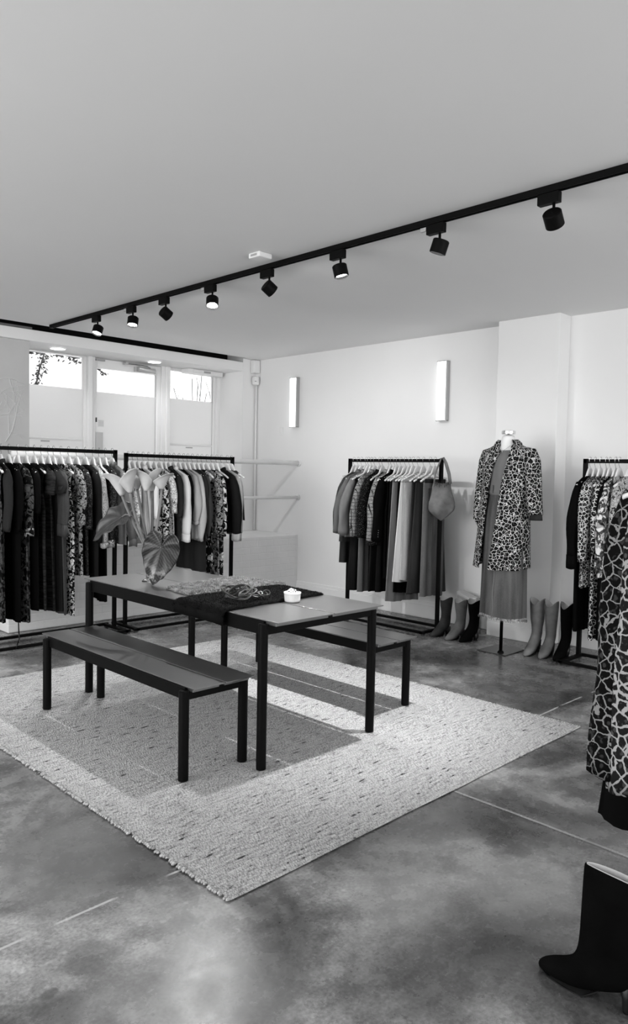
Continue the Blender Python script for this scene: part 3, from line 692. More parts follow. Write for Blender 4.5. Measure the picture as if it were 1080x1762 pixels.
def garment(spec, pos, rz, zr, ordn, where, group, i):
    s, zh, zs, kind, mat, name, cat, look = spec[:8]; o = spec[8] if len(spec) > 8 else {}
    lx = pos(s); seed = o.get('seed', 100 + i * 7 + int(s * 100))
    whole = look + ', ' + ordn + ' ' + where
    empty = kind == 'bare'; rz = rz + random.Random(seed * 3 + 1).uniform(-.13, .10) * (1.5 if kind in ('pants', 'skirt') else 1)
    hanger((lx[0], lx[1], zr), rz, ('left empty, ' if empty else 'of the garment ') + ordn + ' ' + where, kind in ('pants', 'skirt'))
    if empty: return
    r = thing(name, whole, cat, (lx[0], lx[1], zr), rz, group)
    rel = zh - zr; th = o.get('th', .026)
    if kind in ('pants', 'skirt'):
        wa = o.get('waist', .17)
        if kind == 'pants': trousers(rel, seed, wa, o.get('hem', .2), th, o.get('flare', 0)).build('legs', mat, r)
        else:
            gm = torso(wa, o.get('hem', .26), rel, th + .008, seed, 4, .014, neck=.3, drop=0, ztop=-.190, sleeveless=False); gm.build('skirt_panel', mat, r)
        band(wa, th * .8, -.186, -.222).build('waistband', o.get('wm', mat), r)
        if o.get('pocket'):
            G().grid([[(-th - .012, y, -.27 - dz) for y, dz in ((.02, 0), (.13, 0))], [(-th - .013, y, -.39 - dz) for y, dz in ((.025, 0), (.125, 0))], [(-th - .012, .074, -.43), (-th - .012, .076, -.43)]], False).build('pocket', o.get('wm', mat), r, True, 0, .006)
        return
    sh = o.get('sh', .205); hem = o.get('hem', .23); ztip = o.get('ztip', -.190)
    torso(sh, hem, rel, th, seed, o.get('folds', 3), o.get('fold', .010), o.get('waist'), split=o.get('split', False), sleeveless=(zs == 0)).build('body', mat, r)
    if o.get('collar', name in ('jacket', 'blazer', 'coat', 'shirt')): collar().build('collar', o.get('cm', mat), r, True, 0, .004)
    if zs:
        for sd in (-1, 1):
            gm, c, last = sleeve(sd, sh, zs - zr, o.get('r0', .058), o.get('r1', .046), ztip, seed, o.get('puff', 0), o.get('out', .035), o.get('fwd'))
            sl = gm.build('sleeve', o.get('sm', mat), r)
            if o.get('cuff'): cuffmesh(c, last, o['cuff'], o.get('cg', 1.05)).build('cuff', o.get('um', mat), sl)
    if o.get('belt'): band(hem * .93, th + .012, -.60, -.65, 1.1).build('belt', mat, r)
    if o.get('sash'):
        G().tube([(-.04, -.10, rel * .55), (-.05, -.13, rel + .15), (-.06, -.16, rel), (-.08, -.22, .09 - zr), (-.12, -.25, .02 - zr)], .0045, 6).build('sash', mat, r)
    if o.get('buttons'):
        b = G()
        for k in range(4): b.torus((-.047, .258 - k * .001, zs - zr + .03 + .02 * k), .003, .003, (0, 1, 0), (0, 0, 1), 8, 5)
        b.build('cuff_buttons', SILVER, r)
    if o.get('hemband'): 
        torso(hem * .99, hem * 1.02, rel - .02, th * .9, seed, 4, .01, neck=.4, drop=0, ztop=rel + .05).build('hem_band', o['hemband'], r)

# fabrics
B1, B2, B3, B4 = cloth('black_cloth', .003), cloth('charcoal_cloth', .009), cloth('dark_grey_cloth', .022), cloth('slate_cloth', .05)
GM1, GM2, GM3 = cloth('mid_grey_cloth', .14), cloth('grey_wool', .20), cloth('light_grey_cloth', .36)
WH, SAT, IV = cloth('white_cotton', .72, .08), cloth('pale_satin', .46, .2, .05, .4), cloth('ivory_denim', .68, .08)
D2B = denim('washed_dress_denim', .045)
D1, D2, D3, D4 = denim('black_denim', .010), denim('indigo_denim', .026), denim('mid_denim', .115), denim('pale_denim', .38)
FL1 = printed('dark_botanical', 16, .004, .065, .47); FL2 = printed('grey_leaf_print', 22, .006, .26, .46); FL3 = printed('black_white_print', 26, .008, .62, .50)
FL4 = printed('white_floral', 22, .70, .06, .60); FL4B = printed('white_sprig', 30, .42, .03, .56); FL5 = printed('bold_white_motif', 9, .010, .68, .52, .2); FL6 = printed('speckled_dark', 60, .010, .07, .56); FL7 = printed('mottled_pale', 70, .36, .12, .56); FL8 = printed('mono_botanical', 13, .07, .66, .50, .012)
RU = ruched('ruched_black', .012); SPK = sparkle('sequin_black', .008)
TW1 = tweed('light_check_tweed', .30, .02, .62, 30); TW2 = tweed('black_sparkle_tweed', .008, -.01, .3, 24)
LP1 = leopard('leopard_cotton', 30, .62, .008, .08, .085); LP2 = leopard('leopard_fine', 38, .55, .010, .10, .10); LP3 = leopard('leopard_big', 23, .21, .004, .035, .055, .55); LP4 = leopard('leopard_coat_print', 33, .60, .006, .05, .055, .8); LP5 = leopard('leopard_pale_big', 24, .34, .012, .07, .09, .6)

OR = ['first', 'second', 'third', 'fourth', 'fifth', 'sixth', 'seventh', 'eighth', 'ninth', 'tenth', 'eleventh', 'twelfth', 'thirteenth', 'fourteenth', 'fifteenth', 'sixteenth', 'seventeenth', 'eighteenth', 'nineteenth', 'twentieth', 'twenty-first', 'twenty-second']
R1 = [
 (2.387, .24, 0, 'dress', FL1, 'dress', 'dress', 'dark leaf-print sleeveless long dress', dict(hem=.25)),
 (2.437, .95, .97, 'top', B3, 'jacket', 'jacket', 'plain dark jacket with a pale edge', dict(out=.06)),
 (2.498, .23, .96, 'top', B1, 'dress', 'dress', 'black long-sleeved dress', dict(out=.05)),
 (2.569, .22, .97, 'dress', FL1, 'dress', 'dress', 'dark leaf-print dress with a rolled sleeve', dict(cuff=.05, um=FL2, sash=True, hem=.25, r0=.062, r1=.05)),
 (2.641, .31, 1.10, 'dress', B1, 'dress', 'dress', 'plain black dress with elbow sleeves', dict(hem=.24)),
 (2.709, .30, 0, 'dress', RU, 'dress', 'dress', 'black ruched sleeveless dress', dict(hem=.26)),
 (2.769, .29, 1.25, 'dress', RU, 'dress', 'dress', 'black ruched dress with short wide sleeves', dict(r0=.062, r1=.062, hem=.25)),
 (2.830, .28, 1.26, 'dress', D1, 'dress', 'dress', 'washed black dress with flared short sleeves', dict(r0=.062, r1=.078, out=.075)),
 (2.875, .25, .99, 'dress', D2B, 'dress', 'dress', 'dark denim belted dress with gathered cuffs', dict(belt=True, cuff=.085, r0=.062, r1=.058, puff=.02, hem=.26, fold=.016, folds=4)),
 (2.940, .23, 0, 'dress', FL3, 'dress', 'dress', 'black and white print dress', dict(hem=.235)),
 (3.010, .55, .99, 'top', FL2, 'blouse', 'blouse', 'pale leaf-print blouse with long sleeves', dict(r0=.062, r1=.052)),
 (3.084, .55, .95, 'dress', FL6, 'dress', 'dress', 'dark speckled long-sleeved dress', dict()),
 (3.165, .53, .84, 'dress', B2, 'dress', 'dress', 'charcoal textured long-sleeved dress', dict()),
 (3.237, .80, .82, 'top', FL7, 'blouse', 'blouse', 'pale mottled blouse with gathered sleeves', dict(puff=.02, cuff=.03, r1=.05)),
 (3.293, .30, 0, 'pants', B1, 'trousers', 'trousers', 'black straight trousers', dict(hem=.17)),
 (3.355, .82, .84, 'top', FL6, 'blouse', 'blouse', 'grey patterned blouse hanging open', dict(r1=.05, cuff=.05, um=FL2, fwd=-.05)),
 (3.423, .80, .84, 'top', D3, 'shirt', 'shirt', 'mid grey denim shirt', dict(r1=.045, cuff=.05, fwd=.06, out=.06)),
]
R2 = [
 (3.582, .85, .97, 'top', FL4, 'blouse', 'blouse', 'white floral blouse', dict(r0=.065)),
 (3.633, .79, .82, 'top', SAT, 'blouse', 'blouse', 'silver satin long-sleeved blouse', dict(puff=.015)),
 (3.684, .81, 0, 'dress', FL6, 'top', 'top', 'dark patterned sleeveless top', dict()),
 (3.739, .95, 1.03, 'top', WH, 'shirt', 'shirt', 'white striped short shirt', dict()),
 (3.798, .78, 0, 'dress', FL3, 'top', 'top', 'black and white print sleeveless top', dict()),
 (3.864, .78, .86, 'top', FL3, 'blouse', 'blouse', 'black and white floral blouse', dict(r0=.06)),
 (3.924, .82, 1.07, 'top', FL4, 'blouse', 'blouse', 'pale floral elbow-sleeved blouse', dict()),
 (3.973, .82, 0, 'dress', FL3, 'top', 'top', 'sleeveless scribble-print top', dict()),
 (4.024, .80, 1.03, 'top', B3, 'jacket', 'jacket', 'dark grey cropped jacket', dict(r0=.062)),
 (4.077, .81, .86, 'top', WH, 'shirt', 'shirt', 'crisp white cuffed shirt', dict(cuff=.06, r1=.052, r0=.064)),
 (4.135, .79, .96, 'top', B1, 'blouse', 'blouse', 'black blouse', dict()),
 (4.190, .82, .98, 'top', GM3, 'blouse', 'blouse', 'light grey blouse with a puffed sleeve', dict(puff=.03, cuff=.02)),
 (4.238, .79, .80, 'top', SAT, 'blouse', 'blouse', 'pale satin blouse with billowing sleeves', dict(puff=.045, r1=.03, out=.05)),
 (4.292, .49, .95, 'dress', B3, 'dress', 'dress', 'dark grey satin dress', dict()),
 (4.354, .80, .84, 'top', B4, 'blouse', 'blouse', 'slate blouse with wide gathered sleeves', dict(puff=.04, r1=.028)),
 (4.403, .47, 0, 'dress', FL5, 'dress', 'dress', 'black dress with large pale motifs', dict()),
 (4.467, .44, .86, 'dress', FL2, 'dress', 'dress', 'grey floral long-sleeved dress', dict(r1=.05)),
 (4.524, .44, .83, 'dress', FL5, 'dress', 'dress', 'long dress with a bold white border print', dict()),
 (4.587, .0, 0, 'bare', None, '', '', '',),
 (4.648, .85, .84, 'top', B2, 'blazer', 'blazer', 'charcoal blazer with a pale turned cuff', dict(cuff=.06, um=GM3, r0=.066, r1=.058, out=.06)),
 (4.720, .82, .86, 'top', GM3, 'cardigan', 'cardigan', 'light grey cardigan', dict()),
 (4.774, .97, 0, 'dress', SPK, 'top', 'top', 'black sequinned sleeveless top', dict(hem=.22, sh=.17)),
]
R3 = [
 (5.133, .55, 0, 'pants', D2, 'trousers', 'trousers', 'short dark denim trousers', dict(hem=.20)),
 (5.078, .77, .88, 'top', B4, 'cardigan', 'cardigan', 'slate grey cardigan', dict(out=.10, hem=.26)),
 (5.030, .82, .88, 'top', GM1, 'blazer', 'blazer', 'mid grey blazer', dict(out=.12, r1=.055, hem=.27)),
 (4.968, .82, .87, 'top', GM2, 'coat', 'coat', 'soft grey wool coat', dict(out=.11, r1=.06, hem=.27)),
 (4.937, .29, 0, 'pants', D1, 'trousers', 'trousers', 'black denim wide trousers', dict(hem=.235)),
 (4.898, .28, 0, 'pants', GM1, 'trousers', 'trousers', 'mid grey trousers', dict(hem=.18)),
 (4.857, .82, .86, 'top', TW1, 'jacket', 'jacket', 'light check tweed jacket', dict(out=.10, r1=.055)),
 (4.790, .83, .85, 'top', TW2, 'jacket', 'jacket', 'black flecked tweed jacket', dict(out=.09, r0=.066, r1=.064)),
 (4.755, .30, 0, 'pants', D1, 'jeans', 'jeans', 'dark wide jeans', dict(hem=.22)),
 (4.672, .82, .82, 'top', TW1, 'jacket', 'jacket', 'light check tweed jacket with a frayed cuff', dict(cuff=.03, um=TW2, out=.07, r0=.066, r1=.066)),
 (4.645, .31, 0, 'pants', B2, 'trousers', 'trousers', 'charcoal wide trousers', dict(hem=.20)),
 (4.600, .77, .83, 'top', B1, 'blazer', 'blazer', 'black blazer with four cuff buttons', dict(buttons=True, out=.05, r0=.062, r1=.06)),
 (4.572, .45, 0, 'skirt', B1, 'skirt', 'skirt', 'plain black skirt', dict(hem=.20)),
 (4.525, .44, 0, 'pants', B2, 'trousers', 'trousers', 'charcoal trousers', dict(hem=.20)),
 (4.468, .24, 0, 'pants', GM2, 'trousers', 'trousers', 'long pale grey trousers', dict(hem=.23, wm=GM1)),
 (4.418, .33, 0, 'pants', B1, 'trousers', 'trousers', 'black trousers', dict(hem=.20)),
 (4.374, .44, 0, 'pants', IV, 'jeans', 'jeans', 'white wide jeans', dict(hem=.25)),
 (4.319, .46, 0, 'pants', D4, 'jeans', 'jeans', 'pale washed jeans', dict(hem=.19)),
 (4.253, .34, 0, 'pants', D2, 'jeans', 'jeans', 'dark denim jeans', dict(hem=.21)),
 (4.175, .36, 0, 'pants', D2, 'jeans', 'jeans', 'dark wide-leg jeans', dict(hem=.22, flare=.04, waist=.18)),
 (4.120, .33, 0, 'pants', D3, 'jeans', 'jeans', 'mid-wash jeans with a pointed back pocket', dict(hem=.17, pocket=True, wm=D2, waist=.165)),
]
R4 = [
 (2.660, .25, .86, 'dress', B1, 'dress', 'dress', 'black dress with long cuffed sleeves', dict(cuff=.09, out=.085, puff=.012, r1=.05, hem=.20)),
 (2.618, .60, .83, 'top', LP2, 'blouse', 'blouse', 'fine leopard long-sleeved blouse', dict(out=.06)),
 (2.575, .93, .97, 'top', LP2, 'blouse', 'blouse', 'dark leopard blouse', dict(out=.04)),
 (2.530, .20, 0, 'dress', LP1, 'dress', 'dress', 'long leopard dress with a ruffled hem', dict(hem=.19)),
 (2.500, .92, .94, 'top', LP1, 'blouse', 'blouse', 'leopard blouse with a gathered hem', dict(out=.04)),
 (2.455, .21, .94, 'dress', B1, 'dress', 'dress', 'plain black long dress', dict(hem=.20)),
 (2.425, .69, .83, 'top', FL8, 'blouse', 'blouse', 'botanical print blouse', dict(out=.05, cuff=.05)),
 (2.350, .72, .90, 'top', FL4B, 'blouse', 'blouse', 'white blouse with dark sprigs', dict(out=.02, sh=.185)),
]
W1, W2, W3, W4 = 'from left on the left-edge rack', 'from left on the rack behind lilies', 'from left on the right-wall rack', 'from left on the pier-side rack'
for T, fn, rz, zr, wh, gr in ((R1, lambda s: (s, 6.0), 0, ZR1, W1, 'clothes on the left edge rack'), (R2, lambda s: (s, 6.0), 0, ZR2, W2, 'clothes on the rack behind the vase'),
                              (R3, lambda s: (5.68, s), PI / 2, ZR3, W3, 'clothes on the right wall rack'), (R4, lambda s: (5.735, s), PI / 2, ZR3, W4, 'clothes on the rack beside the pier')):
    for i, sp_ in enumerate(T): garment(sp_, fn, rz, zr, OR[i], wh, gr, i)
# the near rack at the right frame edge
RN = [
 (2.520, .385, .455, 'top', LP3, 'coat', 'coat', 'large-print leopard coat', dict(hem=.228, sh=.215, out=.008, r0=.07, r1=.08, th=.035, fold=.004)),
 (2.470, .52, .42, 'top', LP5, 'coat', 'coat', 'paler leopard coat', dict(hem=.19, sh=.15, out=.01, r0=.07, r1=.06, th=.02)),
 (2.560, .235, 0, 'skirt', B1, 'skirt', 'skirt', 'long plain black skirt', dict(hem=.31, th=.02)),
]
NL = ['showing most at the right frame edge', 'nearest the right frame edge', 'below the leopard at right frame edge']
for i, sp_ in enumerate(RN):
    garment(sp_, lambda s: (s, .83), 0, 1.60, NL[i], 'near camera', 'clothes on the near rack', i)

# ------------------------------------------------------------------ tote bag on the rack end
def tote():
    r = thing('tote_bag', 'grey suede slouchy tote bag hanging from the rack end above the tall boots', 'bag', (5.64, 4.01, 1.05), 0)
    rows = []; n = 32
    prof = [(-.02, .020, .015, .015), (.01, .060, .035, 0), (.045, .098, .05, 0), (.09, .122, .055, 0), (.15, .122, .055, 0), (.22, .106, .045, 0), (.29, .086, .036, 0), (.345, .076, .030, 0)]
    for z, a, b2, s in prof:
        rows.append([(b2 * sgnp(math.sin(q), .8) * (1 + .15 * math.sin(5 * q + z * 20)) - .02 * math.sin(z * 18), a * sgnp(math.cos(q), .85) * (1 + .05 * math.sin(3 * q + z * 30)), z + .02 * abs(math.cos(q)) * (1 if z < .06 else 0) + .010 * math.sin(2 * q + 1) * (z / .35)) for q in [2 * PI * k / n for k in range(n)]])
    last = rows[-1]; rows.append([(p[0] * .85, p[1] * .93, p[2] - .004) for p in last]); rows.append([(p[0] * .5, p[1] * .9, p[2] - .12) for p in last])
    M = Matrix.Rotation(math.radians(40), 4, 'Z')
    G().grid(rows, True, True, True).move(M).build('body', SUEDE_M2, r, subd=1)
    for sx in (-1, 1):
        pts = [Vector((sx * .022, -.075, .33)), Vector((sx * .022, -.062, .42)), Vector((sx * .016, -.030, .52)), Vector((sx * .006, -.006, .564)), Vector((sx * .004, .012, .560)), Vector((sx * .014, .034, .50)), Vector((sx * .02, .060, .42)), Vector((sx * .022, .072, .33))]
        G().tube([M @ p for p in pts], .016, 8, .25).build('handle', SUEDE_M2, r)
    f = G()
    for k in range(9):
        p = M @ Vector((-.03, -.06 + .016 * k, .35)); f.tube([p, p + Vector((-.006, .004, -.03 - .012 * (k % 3)))], .0022, 5)
    f.build('fringe', SUEDE_D, r)
SUEDE_M2 = suede('tote_suede', .17)
tote()

# ------------------------------------------------------------------ mannequin
def ell(cx, cy, a, b2, z, n=40, p=1.0, f=None):
    """ring: front of the figure is -x, a = half width (y), b2 = half depth (x)"""
    return [(cx - b2 * sgnp(math.cos(t), p), cy + a * sgnp(math.sin(t), p), z) for t in [2 * PI * k / n for k in range(n)]]
def mannequin():
    r = thing('mannequin', 'white headless mannequin on a pole wearing a leopard coat and denim skirt', 'mannequin', (5.39, 3.20, 0))
    G().box(-.065, .255, -.08, .185, .001, .008).build('base_plate', plain('dark_steel_plate', .03, .25, .5), r, False, .002)
    G().tube([(0, 0, .008), (0, 0, 1.30)], .0135, 14).build('pole', RACKM, r); G().cyl((0, 0), .028, .008, .022, 20, 0, .02).build('pole_collar', RACKM, r)
    MAN = plain('mannequin_white', .78, .4, .4)
    prof = [(1.08, .165, .115), (1.20, .160, .112), (1.32, .128, .100), (1.42, .148, .112), (1.52, .160, .120), (1.60, .172, .105), (1.655, .165, .085), (1.69, .105, .065), (1.715, .066, .056), (1.75, .056, .054), (1.80, .053, .053)]
    G().grid([ell(.01, 0, a, d, z) for z, a, d in prof], True, True, True).build('torso', MAN, r, subd=1)
    G().lathe([(.053, 1.799), (.056, 1.802), (.056, 1.824), (.052, 1.828), (.001, 1.829)], 28, (.01, 0), cap1=False).build('neck_cap', CHROME, r, True, 0, 0, 40)
    TEE = cloth('grey_tee', .15, .12)
    prof = [(1.30, .150, .118), (1.33, .168, .135), (1.345, .158, .130), (1.42, .158, .124), (1.52, .172, .132), (1.60, .186, .118), (1.66, .175, .094), (1.695, .110, .074), (1.712, .073, .062), (1.715, .070, .059), (1.70, .066, .055)]
    G().grid([[(x, y, z - (.022 * max(0, -(x - .01) / .06) if z > 1.68 else 0)) for x, y, z in ell(.01, 0, a, d, z)] for z, a, d in prof], True).build('tee_shirt', TEE, r)
    nk = G(); nk.tube([(-.055 - .045 * math.sin(PI * k / 12) * 0 - .03 * (1 - abs(1 - k / 6)), -.062 + .124 * k / 12, 1.705 - .045 * (1 - abs(1 - k / 6) ** 1.2)) for k in range(13)], .0018, 6)
    nk.torus((-.092, 0, 1.652), .008, .0016, (0, 1, 0), (0, 0, 1), 14, 6); nk.build('necklace', SILVER, r)
    # denim skirt
    SK = denim('skirt_denim', .085); rows = []; n = 64
    for i in range(24):
        v = i / 23; z = 1.375 - 1.075 * v; a = .146 + .030 * min(1, v * 4) + .022 * v; d = .116 + .012 * min(1, v * 4) + .034 * v
        row = []
        for k in range(n):
            q = 2 * PI * k / n; f = 1 + .035 * v * math.sin(5 * q + .6) + .02 * v * math.sin(9 * q)
            row.append((.01 - d * f * math.cos(q), a * f * math.sin(q), z + (.010 * math.sin(3 * q) + .018 * math.cos(q)) * v * v))
        rows.append(row)
    last = rows[-1]; sk = G().grid(rows, True); sk.grid([last, [(p[0] * .97, p[1] * .97, p[2] + .01) for p in last], [(p[0] * .9, p[1] * .9, p[2] + .25) for p in last]], True)
    s = sk.build('denim_skirt', SK, r)
    rows2 = [[(p[0] * 1.012, p[1] * 1.012, p[2] + dz) for p in last] for dz in (.012, .0, -.006)]
    fg = G().grid(rows2, True); rnd = random.Random(5)
    for p in last:
        for k in range(3):
            q = Vector(p) * 1.0 + Vector((rnd.uniform(-.008, .008), rnd.uniform(-.008, .008), 0)); fg.tube([q, q + Vector((0, 0, -.012 - rnd.random() * .008))], .0011, 4)
    fg.build('frayed_hem', plain('frayed_denim', .28, .9, .1, var=.8, vscale=60), s)
    seam = G(); pts = []
    for i in range(20):
        v = .25 + .75 * i / 19; d = .116 + .012 + .034 * v; f = 1 + .035 * v * math.sin(.6); pts.append((.01 - d * f - .003, .0 + .004 * math.sin(i), 1.375 - 1.075 * v + .018 * v * v))
    seam.tube(pts, .003, 6, .6).build('front_seam', plain('seam_thread', .22, .9, .1), s)
    wb_ = G().grid([ell(.01, 0, a, d, z) for a, d, z in ((.150, .119, 1.37), (.156, .126, 1.375), (.158, .128, 1.345), (.160, .130, 1.335), (.155, .124, 1.333))], True); wb_.build('waistband', SK, s)
    lp = G()
    for y in (-.06, .05): lp.box(-.127, -.118, y - .006, y + .006, 1.325, 1.385)
    lp.build('belt_loop', SK, s, False, .002)
    # leopard coat: open shell, opening edges follow the photographed edges
    CT = LP4; rows = []; n = 60
    key = [(1.665, .182, .105, -.085, .0), (1.62, .205, .125, -.075, .02), (1.55, .208, .145, -.072, .04), (1.40, .198, .150, -.045, .080), (1.20, .203, .160, -.030, .095), (1.00, .210, .170, -.012, .108), (.85, .217, .178, .000, .118), (.715, .224, .186, .008, .128)]
    def lerpkey(z):
        for i in range(len(key) - 1):
            z0, z1 = key[i][0], key[i + 1][0]
            if z0 >= z >= z1:
                f = (z0 - z) / (z0 - z1); return [key[i][j] + (key[i + 1][j] - key[i][j]) * f for j in range(1, 5)]
        return list(key[-1][1:])
    m = 26
    for i in range(m + 1):
        z = 1.665 - .95 * i / m; a, d, yr, yl = lerpkey(z); v = i / m; row = []
        q0 = math.asin(max(-1, min(1, yl / a))); q1 = 2 * PI + math.asin(max(-1, min(1, yr / a)))
        for k in range(n + 1):
            q = q0 + (q1 - q0) * k / n; f = 1 + .05 * v * math.sin(6 * q + 1) + .02 * v * math.sin(11 * q)
            row.append((.015 - d * f * math.cos(q), .030 * v + a * f * math.sin(q), z - .012 * math.cos(q) * v))
        rows.append(row)
    shr = []
    for zz, aa, dd in ((1.735, .078, .070), (1.715, .098, .076), (1.70, .130, .086), (1.685, .162, .096)):
        yl, yr = (.055, -.062) if zz > 1.72 else (.035, -.075); q0 = math.asin(yl / aa); q1 = 2 * PI + math.asin(yr / aa)
        shr.append([(.018 - dd * math.cos(q0 + (q1 - q0) * k / n), aa * math.sin(q0 + (q1 - q0) * k / n), zz) for k in range(n + 1)])
    c = G().grid(shr + rows, False).build('leopard_coat', CT, r, True, 0, .010)
    # shawl collar along both opening edges and round the neck
    edgeL = [Vector(x[0]) for x in shr + rows[:14]]; edgeR = [Vector(x[-1]) for x in shr + rows[:14]]
    back = [Vector((.018 - .074 * math.cos(q), .084 * math.sin(q), 1.748)) for q in [math.asin(.055 / .084) + (2 * PI + math.asin(-.062 / .084) - math.asin(.055 / .084)) * k / 10 for k in range(11)]]
    path = list(reversed(edgeL)) + back + edgeR; rows = []
    for i, p in enumerate(path):
        t_ = abs(2 * i / (len(path) - 1) - 1); w_ = .036 * (1 - t_ ** 3) + .010
        side = 1 if i < len(path) / 2 else -1
        f = 1 - min(1, max(0, (abs(i - len(path) / 2) - 4) / 4)); nrm = Vector((p.x - .018, p.y, 0)).normalized()
        outw = Vector((.25, side * 1.0, .12)) * (1 - f) + (nrm * .9 + Vector((0, 0, -1.4))) * f
        rows.append([p + Vector((-.006, 0, .004)), p + outw.normalized() * w_ * .5 + nrm * .012, p + outw.normalized() * w_ + nrm * .006])
    G().grid(rows, False).build('coat_collar', CT, c, True, 0, .006)
    def coat_sleeve(pts, rad):
        gm = G(); gm.tube(pts, rad, 18, .95, True); return gm.build('coat_sleeve', CT, c)
    coat_sleeve([(.02, -.155, 1.672), (.02, -.185, 1.65), (.018, -.212, 1.58), (.012, -.232, 1.45), (.0, -.250, 1.33), (-.012, -.268, 1.22), (-.02, -.282, 1.155)], [.028, .062, .072, .070, .066, .062, .060])
    coat_sleeve([(.02, .155, 1.672), (.02, .18, 1.65), (.018, .200, 1.58), (.012, .214, 1.45), (.0, .224, 1.33), (-.012, .232, 1.22), (-.015, .240, 1.10), (.0, .236, 1.04)], [.028, .058, .066, .064, .060, .054, .046, .02])
    for y, rr in ((-.284, .054),):
        G().tube([(-.020, y, 1.165), (-.024, y * 1.01, 1.115)], [rr * .9, rr], 18, .8).build('sleeve_lining', SUEDE_D, c)
mannequin()

# ------------------------------------------------------------------ boots
def boot(label, loc, rz, Hs, mat, heel_h, foot=.27, shaft=(.062, .072), scal=.025, lean=0.0, pointed=1.0, lining=True, group='tall boots along the wall', seam=True, heel_t=.5, wide=False):
    r = thing('boot', label, 'boot', loc, rz, group); k = foot / .27; h = heel_h
    st = [((.205, .016), (.204, .004), .005), ((.198, .026), (.190, .001), .015), ((.170, .044), (.160, 0), .026), ((.135, .066), (.120, 0), .036), ((.100, .090), (.075, .004), .041), ((.070, .118 + .1 * h), (.035, .012 + h * .35), .039), ((.050, .155 + .2 * h), (-.030, .03 + h * .85), .034), ((.043, .185 + .2 * h), (-.052, .055 + h), .036), ((.040, .205 + .2 * h), (-.056, .10 + h), .040), ((.040, .225 + .2 * h), (-.052, .15 + h), .042)]
    z0 = .225 + .2 * h; nn = 7
    for i in range(1, nn + 1):
        v = i / nn; z = z0 + .02 + (Hs - z0 - .02) * v; w = shaft[0] + (shaft[1] - shaft[0]) * v
        cx = -.006 - lean * v; zb = max(z - .02 * (1 - v), .15 + h + (z - .15 - h) * v * 0)
        st.append(((cx + w, z), (cx - w, z - (.03 * (1 - v))), w * .80))
    if wide:
        st = [((.206, .018), (.204, .006), .006), ((.200, .030), (.190, .002), .016), ((.180, .046), (.165, 0), .026), ((.155, .058), (.130, 0), .034), ((.130, .070), (.090, .004), .038), ((.108, .088), (.045, .02), .040), ((.098, .112), (-.02, .05), .040), ((.094, .14), (-.070, .08), .042)]
        for z, hw in ((.18, .044), (.22, .044), (.26, .043), (.30, .041), (.34, .034), (Hs, .018)): st.append(((.092 - (z - .18) * .02, z), (-.092 - (z - .18) * .02, z - .012), hw))
    rows = []; n = 24
    for fi, bi, hw in st:
        F = Vector((fi[0] * k, 0, fi[1])); B = Vector((bi[0] * k, 0, bi[1])); M_ = (F + B) / 2; D = (F - B) / 2
        rows.append([tuple(M_ + D * math.cos(2 * PI * j / n) + Vector((0, hw * math.sin(2 * PI * j / n), 0))) for j in range(n)])
    top = rows[-1]
    def dz(j): return scal * (abs(math.sin(2 * PI * j / n)) ** 1.2 * 1.5 - .9)
    rows[-1] = [(p[0], p[1], p[2] + dz(j)) for j, p in enumerate(top)]
    G().grid(rows, True, True, False).build('upper', mat, r, True, 0, .004, None, 1)
    top = rows[-1]; c = Vector((sum(p[0] for p in top) / n, 0, 0))
    li = [[tuple(c + (Vector((p[0], p[1], 0)) - c) * s + Vector((0, 0, p[2] + d))) for p in top] for s, d in ((.955, .001), (.90, -.02), (.70, -.06))]
    G().grid(li, True, False, True).build('lining', LINING, r)
    if h > .015:
        hx = -.040 * k; hg = G()
        hg.grid([[(hx + a * math.cos(2 * PI * j / 14) - o, b2 * math.sin(2 * PI * j / 14), z) for j in range(14)] for z, a, b2, o in ((0, .012 + .014 * heel_t, .012 + .012 * heel_t, -.004), (.01, .013 + .014 * heel_t, .013 + .012 * heel_t, -.004), (h * .6, .018 + .016 * heel_t, .018 + .010 * heel_t, 0), (h + .045, .032, .026, -.006))], True, True, True)
        hg.build('heel', LEATH if mat is not SUEDE_L else SUEDE_D, r)
    so = G(); out = [(.206, 0), (.17, .026), (.12, .037), (.07, .036), (.03, .022), (.03, -.022), (.07, -.036), (.12, -.037), (.17, -.026)]
    so.grid([[(x * k, y, z + (.012 + h * .3 if x < .04 else .0)) for x, y in out] for z in (-.0002, .004)], True, True, True).build('sole', LEATH, r, False)
    if seam:
        sm = G()
        for sd in (1, -1):
            pts = [(rw[6 if sd > 0 else 18][0], rw[6 if sd > 0 else 18][1] * 1.03, rw[6 if sd > 0 else 18][2]) for rw in rows[8:]]
            sm.tube(pts, .0022, 5)
        sm.build('side_seam', mat, r)
    return r
AW = math.radians(180)
boot('dark suede western boot with grey toe, leftmost under the tote bag', (5.635, 3.925, 0), AW + math.radians(-6), .335, SUEDE_D, .028, .255, (.056, .068), .03, 0)
boot('mid grey suede western boot between the dark and black ones', (5.618, 3.752, 0), AW + math.radians(-6), .338, SUEDE_M, .028, .255, (.056, .068), .03, 0)
boot('black western boot nearest the mannequin pole, beside the grey pair', (5.645, 3.63, 0), AW + math.radians(-4), .345, SUEDE_B, .028, .255, (.058, .070), .032, 0)
boot('light grey suede knee boot nearest the mannequin, right of its pole', (5.66, 3.03, 0), AW + math.radians(4), .435, SUEDE_L, .055, .29, (.060, .074), .036, 0, heel_t=0)
boot('mid grey suede knee boot in the middle beside the leopard rack', (5.64, 2.895, 0), AW + math.radians(2), .43, SUEDE_M, .055, .25, (.054, .068), .04, 0, heel_t=0)
boot('black suede knee boot next to the leopard rack post', (5.665, 2.775, 0), AW + math.radians(0), .428, SUEDE_B, .05, .25, (.052, .064), .04, 0, heel_t=0)
